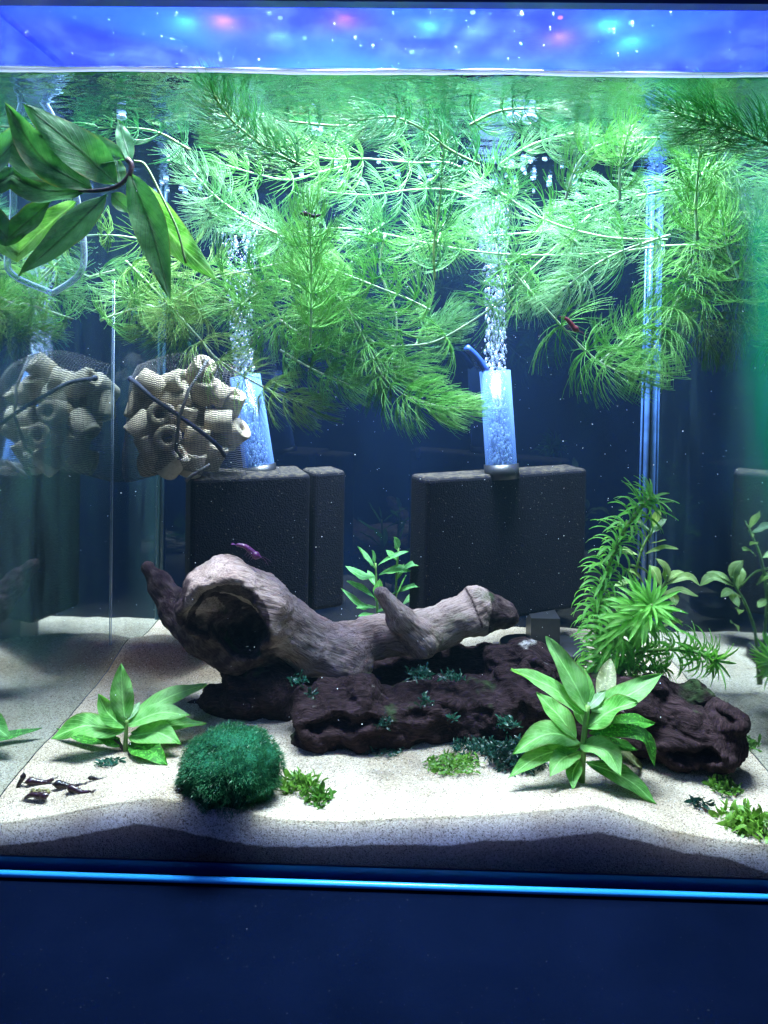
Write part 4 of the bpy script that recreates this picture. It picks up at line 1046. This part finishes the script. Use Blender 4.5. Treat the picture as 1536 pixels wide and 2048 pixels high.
def bubble_cloud(path, r, count, label, spread0):
    m = MB(); c = spline(path, 60); 
    for k in range(count):
        t = random.random(); p = c[int(t * 59)]
        sp = r * (spread0 + (1.5 - spread0) * max(0, (t - .55) / .45) ** 1.5)
        a = random.random() * 6.28; q = sp * math.sqrt(random.random())
        rr = random.choice((0.0003, 0.0004, 0.0005, 0.0007, 0.0011)) * random.uniform(.8, 1.15)
        m.ball((p.x + q * math.cos(a), p.y + q * math.sin(a) * .8, min(p.z + random.gauss(0, .002), WZ - .002)), rr, 1, (1, 1, random.uniform(1.0, 2.6)))
    tag(m.build('air_bubbles', 'bubble'), label, 'bubbles', None, 'stuff')

# right filter: its sponge stands turned, left corner nearest
A = P(855, 962, .19); B = P(1176, 934, .262)
zt = (A.z + B.z) / 2
ux = Vector((B.x - A.x, B.y - A.y, 0)); wd = ux.length; ux.normalize(); uy = Vector((-ux.y, ux.x, 0))
g0 = (A.x, A.y, P(855, 1268, .19).z)
fr = empty('sponge_filter', (A.x, A.y, 0.03), 'black sponge filter at the right rear below the bubbling blue tube', 'filter', 'sponge filters')
rbox(g0, ux, uy, wd, 0.030, zt - g0[2], 'sponge', 'sponge', fr)
m = MB()
cx, cy = PZ(1080, 1285, 0.034).x, 0.232
vs = []
for z, q in ((0.026, 1.0), (0.0375, 1.0), (0.0385, .97)):
    vs += [(cx + 0.036 * q * (abs(math.cos(t)) ** .6) * (1 if math.cos(t) > 0 else -1), cy + 0.024 * q * (abs(math.sin(t)) ** .6) * (1 if math.sin(t) > 0 else -1), z) for t in np.linspace(0, 2 * math.pi, 40, endpoint=False)]
m.add(vs, [(i * 40 + k, i * 40 + (k + 1) % 40, (i + 1) * 40 + (k + 1) % 40, (i + 1) * 40 + k) for i in range(2) for k in range(40)] + [tuple(80 + k for k in range(40))])
m.build('base_plate', 'black_plastic', fr)
m = MB(); m.box((cx - .012, .225, .0387), (cx + .012, .25, g0[2] + .002)); m.build('base_block', 'black_plastic', fr, False)
tb, tt = P(1003, 938, .228), P(990, 742, .235)
RT = S(31, .23)
m = MB(); ax = (tt - tb).normalized(); m.tube([tb - ax * .008, tb + ax * .004], RT * 1.12, 24); m.build('collar', 'black_plastic', fr)
tube_open('uplift_tube', tb, tt, RT, 'tube', fr)
m = MB(); m.tube(spline([P(972, 742, .23), P(955, 716, .228), P(932, 694, .225)], 8), 0.0030, 10); m.build('spout', 'spout_blue', fr)
bubble_cloud([tb + ax * .004, tb.lerp(tt, .5), tt, P(992, 660, .235), P(990, 560, .235), P(985, 480, .23), P(980, 400, .22)], RT * .9, 2600, 'stream of air bubbles rising in and above the right tube', .78)

# left filter: two sponge blocks side by side
A = P(398, 962, .18); B = P(622, 944, .212)
ux = Vector((B.x - A.x, B.y - A.y, 0)); wd = ux.length; ux.normalize(); uy = Vector((-ux.y, ux.x, 0))
zt = (A.z + B.z) / 2
fl = empty('sponge_filter', (A.x, A.y, 0.03), 'black double sponge filter at the left rear below the mesh bag', 'filter', 'sponge filters')
zl = P(398, 1256, .18).z
rbox((A.x - .006 * ux.x, A.y - .006 * ux.y, zl), ux, uy, wd + .006, 0.05, zt - zl, 'sponge', 'sponge', fl)
m = MB(); m.box((A.x + .02, A.y + .03, .024), (A.x + .07, A.y + .06, zl - .0005)); m.build('base_block', 'black_plastic', fl, False)
A2 = P(626, 946, .222); B2 = P(690, 940, .236)
ux2 = Vector((B2.x - A2.x, B2.y - A2.y, 0)); w2 = ux2.length; ux2.normalize(); uy2 = Vector((-ux2.y, ux2.x, 0))
rbox((A2.x + .001, A2.y, zl), ux2, uy2, w2, 0.03, (A2.z + B2.z) / 2 - zl, 'sponge', 'sponge', fl)
lb, lt = P(519, 938, .235), P(490, 752, .24)
m = MB(); ax = (lt - lb).normalized(); m.tube([lb - ax * .008, lb + ax * .003], RT * 1.1, 24); m.build('collar', 'black_plastic', fl)
tube_open('uplift_tube', lb, lt, RT, 'tube', fl)
bubble_cloud([lb + ax * .004, lb.lerp(lt, .5), lt, P(484, 680, .24), P(480, 560, .235), P(480, 420, .23)], RT * .9, 2000, 'stream of air bubbles rising in the left tube', .78)

# bubbles under the surface
bme = bpy.data.meshes.new('surface_bubble'); bme.from_pydata(ICO[2][0], [], ICO[2][1]); bme.polygons.foreach_set('use_smooth', [True] * len(ICO[2][1])); bme.materials.append(M['bubble'])
def sbubble(px, py, rpx, lab, grp):
    p = PZ(px, py, WZ - 0.001); r = S(rpx, p.y)
    o = bpy.data.objects.new('surface_bubble', bme); C.objects.link(o); o.location = (p.x, p.y, WZ - r * .55); o.scale = (r, r, r * .6)
    tag(o, lab, 'bubble', grp)
sbubble(1027, 230, 15, 'left of the two big bright bubbles under the surface', 'big surface bubbles')
sbubble(1060, 232, 16, 'right of the two big bright bubbles under the surface', 'big surface bubbles')
sbubble(635, 260, 12, 'single bright bubble under the surface right of the emerald tuft', 'big surface bubbles')
sbubble(243, 232, 10, 'bright bubble under the surface above the drifting sprig', 'big surface bubbles')
for k in range(62):
    if k < 38: px, py = random.gauss(1060, 75), random.uniform(312, 392)
    elif k < 52: px, py = random.uniform(600, 950), random.uniform(325, 392)
    else: px, py = random.uniform(290, 480), random.uniform(300, 390)
    sbubble(px, py, random.uniform(3, 6.5), 'small round air bubble clinging under the water surface', 'small surface bubbles')

# ------------------------------------------------------------------ mesh bag with ceramic rings
def ring_mesh():
    prof = [(0.42, -.5), (0.94, -.5), (1, -.45), (1, .45), (0.94, .5), (0.42, .5), (.38, .45), (.38, -.45)]
    n_ = 22; v, f = [], []
    for k in range(n_):
        a = 2 * math.pi * k / n_
        v += [(r * .5 * math.cos(a), r * .5 * math.sin(a), z) for r, z in prof]
    q = len(prof)
    f = [(k * q + i, ((k + 1) % n_) * q + i, ((k + 1) % n_) * q + (i + 1) % q, k * q + (i + 1) % q) for k in range(n_) for i in range(q)]
    me = bpy.data.meshes.new('ceramic_ring'); me.from_pydata(v, [], f); me.polygons.foreach_set('use_smooth', [True] * len(f)); me.materials.append(M['ceramic'])
    return me
RING = ring_mesh()
RING_LABELS = {(400, 744): 'ceramic ring at the very top of the mesh bag', (324, 829): 'upper of the two ceramic rings showing their holes to the viewer', (336, 874): 'lower of the two ceramic rings showing their holes to the viewer',
    (437, 842): 'ceramic ring lying side on at the right edge of the mesh bag', (346, 923): 'ceramic ring at the bottom front of the mesh bag', (303, 770): 'ceramic ring at upper left of the bag beside the drawstring knot', (284, 852): 'ceramic ring sticking out at the left edge of the mesh bag'}
def put_ring(px, py, Y, d, size=.0195):
    o = bpy.data.objects.new('ceramic_ring', RING); C.objects.link(o)
    o.location = P(px, py, Y); o.rotation_mode = 'QUATERNION'; o.rotation_quaternion = Vector(d).to_track_quat('Z', 'Y'); o.scale = (size, size, size * random.uniform(.95, 1.2))
    tag(o, RING_LABELS.get((px, py), 'beige ceramic filter ring jammed among the others inside the mesh bag'), 'ceramic ring', 'ceramic rings in the mesh bag')
for px, py, Y, d in [
    (400, 744, .195, (.6, -.5, .7)), (345, 768, .19, (.9, -.3, .3)), (303, 770, .185, (.9, .1, -.5)), (352, 796, .19, (.95, .2, .2)), (324, 829, .172, (.15, -1, .12)),
    (436, 788, .20, (.8, -.1, -.5)), (437, 842, .195, (.98, .2, 0)), (336, 874, .170, (.25, -1, .05)), (284, 852, .178, (-.6, -.3, -.7)), (368, 832, .19, (.4, -.2, .9)),
    (346, 923, .175, (.6, -.3, .7)), (302, 895, .18, (-.4, -.2, .9)), (392, 880, .185, (.25, -.1, .95)), (425, 910, .195, (.5, -.2, .85)), (384, 925, .185, (.3, -.2, .9)),
    (440, 880, .205, (.9, .3, .1)), (280, 812, .195, (.2, .3, .9)), (318, 800, .20, (.7, .3, .6)), (400, 800, .205, (.1, .2, .9)), (360, 900, .205, (.9, .3, 0)), (312, 925, .19, (.9, -.1, .2)), (405, 850, .205, (.6, .4, .7)),
    (462, 806, .205, (.4, -.3, .8)), (468, 868, .205, (.7, -.2, .5)), (372, 770, .20, (.5, -.5, .4)), (408, 780, .195, (.2, -.4, .8)),
    (290, 780, .20, (.3, -.6, .5)), (330, 850, .205, (.9, .1, .4))]:
    put_ring(px, py, Y, d)
bag = empty('mesh_bag', P(370, 955, .20), 'black net bag full of ceramic rings at the left rear', 'net bag')
v, f = [], []
bc = P(368, 840, .195); bx, by, bz = S(118, .195), .054, S(122, .195)
def bagp(u, w_):
    """u across -1..1, w_ up -1..1"""
    x = bx * (u * (1 - .10 * w_)); prof = max(0, 1 - abs(u) ** 3.2) ** .6 * max(0, 1 - abs(w_) ** 4) ** .5
    fold = .004 * math.sin(u * 9 + w_ * 3) + .004 * mnoise.noise(Vector((u * 3, w_ * 3, 5)))
    return Vector((bc.x + x, bc.y + .012 - by * prof - fold * prof, bc.z + bz * w_ + .006 * math.cos(u * 2.5)))
def ribbon(pts, wv):
    b = len(v)
    for p in pts: v.extend([p + wv, p - wv])
    f.extend((b + 2 * i, b + 2 * i + 1, b + 2 * i + 3, b + 2 * i + 2) for i in range(len(pts) - 1))
for r in range(60):
    w_ = -0.98 + 1.96 * r / 59
    ribbon([bagp(u, w_ + .006 * math.sin(u * 62)) for u in np.linspace(-.99, .99, 90)], Vector((0, 0, .0003)))
for r in range(46):
    u = -0.98 + 1.96 * r / 45
    ribbon([bagp(u + .004 * math.sin(w_ * 70), w_) for w_ in np.linspace(-.99, .99, 50)], Vector((.0001, 0, 0)))
link('netting', v, f, 'net', bag)
m = MB(); m.tube([bagp(.16, -.99), bagp(.12, -.5), bagp(.22, 0), bagp(.32, .45), bagp(.48, .97)], .0013, 6); m.build('seam', 'net', bag)
m = MB(); m.tube([P(420, 930, .17), P(385, 950, .168), P(372, 962, .168)], .0016, 6); m.build('hem', 'net', bag)
m = MB(); m.tube(spline([P(262, 758, .178), P(275, 768, .16), P(305, 795, .152), P(350, 826, .150), P(400, 862, .152), P(432, 888, .156), P(450, 912, .165)], 40), .0016, 8)
m.ball(P(262, 758, .178), .0026, 2)
m.build('drawstring', 'cord', bag)

# ------------------------------------------------------------------ shrimps
def shrimp(px, py, Y, ang, lenpx, mat, label, on_sand=True, yaw=0.0, roll=0.0):
    """side-on shrimp; ANG is the heading of the head in the picture plane in degrees"""
    L = S(lenpx, Y)
    p = floor_at(px, py) if on_sand else P(px, py, Y)
    if on_sand: L = S(lenpx, p.y)
    root = empty('shrimp', p, label, 'shrimp', 'shrimps in the aquarium')
    rot = Matrix.Rotation(rad(yaw), 3, 'Z') @ Matrix.Rotation(-rad(ang), 3, 'Y') @ Matrix.Rotation(rad(roll), 3, 'X')
    lift = Vector((0, 0, L * .13)) if on_sand else Vector((0, 0, 0))
    tr = lambda q: p + lift + rot @ (Vector(q) * L)
    def add(name, pts, rr, sides=8, m_=mat, par=root):
        m = MB(); m.tube([tr(q) for q in spline(pts, max(6, len(pts) * 3))], list(np.interp(np.linspace(0, 1, max(6, len(pts) * 3)), np.linspace(0, 1, len(rr)), np.array(rr) * L)), sides); return m.build(name, m_, par)
    seg = [.016] + [a for k in range(6) for a in (.115 - .010 * k, .097 - .010 * k)][::-1] + [.128, .132, .105, .05, .008]
    body = add('body', [(-.46, 0, -.05), (-.34, 0, .02), (-.18, 0, .075), (0, 0, .07), (.2, 0, .03), (.34, 0, .03), (.5, 0, .06)], seg, 10)
    for s in (-1, 1):
        m = MB(); m.ball(tr((.33, s * .055, .06)), L * .018, 1); m.build('eye', 'shrimp_black', root)
        add('antenna', [(.4, s * .02, .05), (.6, s * .10, .10), (.85, s * .22, .04)], [.006, .003], 4)
        for k in range(4):
            x = .24 - .09 * k
            add('leg', [(x, s * .03, 0), (x + .03, s * .09, -.07), (x + .01, s * .11, -.17)], [.007, .004], 4)
    m = MB()
    for a in (-.5, -.2, .2, .5):
        m.add([tr((-.44, 0, -.04)), tr((-.56, math.sin(a) * .14 - .02, -.085)), tr((-.62, math.sin(a) * .2, -.10)), tr((-.56, math.sin(a) * .14 + .03, -.08))], [(0, 1, 2, 3)])
    m.build('tail_fan', mat, root, False)
    return root
shrimp(42, 1573, 0, 70, 46, 'shrimp_black', 'black shrimp against the left glass, leftmost of the feeding group', True, 25)
shrimp(80, 1568, 0, 178, 60, 'shrimp_brown', 'dark shrimp behind the food pellet', True, 10)
shrimp(72, 1602, 0, 10, 62, 'shrimp_brown', 'dark plum shrimp in front of the food pellet', True, -10)
shrimp(136, 1576, 0, 172, 62, 'shrimp_black', 'black shrimp facing the food pellet, upper one of the crossing pair', True, 8)
shrimp(158, 1586, 0, 175, 60, 'shrimp_brown', 'dark shrimp overlapping another, lower one of the crossing pair', True, -12)
shrimp(192, 1560, 0, 165, 34, 'shrimp_black', 'small black shrimp standing alone right of the feeding group', True, 20)
shrimp(372, 1586, 0, 165, 44, 'shrimp_black', 'black shrimp tucked against the left of the moss ball', True, 20)
shrimp(496, 1102, .102, -32, 60, 'shrimp_purple', 'purple shrimp sitting on top of the pale driftwood', False, 0)
shrimp(1138, 648, .128, -42, 52, 'shrimp_red', 'dark red shrimp clinging to a feathery stem', False, 0)
shrimp(622, 428, .07, 172, 44, 'shrimp_black', 'black shrimp hidden in the feathery leaves near the surface', False, 0)
q = floor_at(80, 1590); m = MB()
for k in range(26):
    a = random.random() * 6.28; rr = .0034 * math.sqrt(random.random()); m.ball((q.x + rr * math.cos(a) * 1.5, q.y + rr * math.sin(a), q.z + .001 + .002 * random.random()), random.uniform(.0007, .0014), 1)
tag(m.build('food_pellet', 'pellet'), 'crumbly brown food pellet between the feeding shrimps', 'food')

# ------------------------------------------------------------------ drifting specks
m = MB()
for k in range(620):
    x, y, z = random.uniform(-.2, .2), random.uniform(.01, .28), random.uniform(.04, .40)
    m.ball((x, y, z), random.choice((.00012, .00016, .0002, .0002, .0003)), 1)
tag(m.build('drifting_specks', 'speck', None, False), 'tiny white specks drifting in the water', None, None, 'stuff')

# ------------------------------------------------------------------ murk of the water itself
n = NT('water_murk')
vol = n.n('ShaderNodeVolumePrincipled', {'Color': (0.32, 0.66, 1.0), 'Density': 0.065, 'Anisotropy': 0.2})
n.t.links.new(vol.outputs[0], n.out.inputs['Volume'])
m = MB(); m.box((-TW + 0.0002, 0.0001, 0.0032), (TW - 0.0002, TD - 0.0002, WZ - 0.0028))
tag(m.build('water_haze', n.m, None, False), 'faint blue murk of the water in the aquarium', None, None, 'stuff')
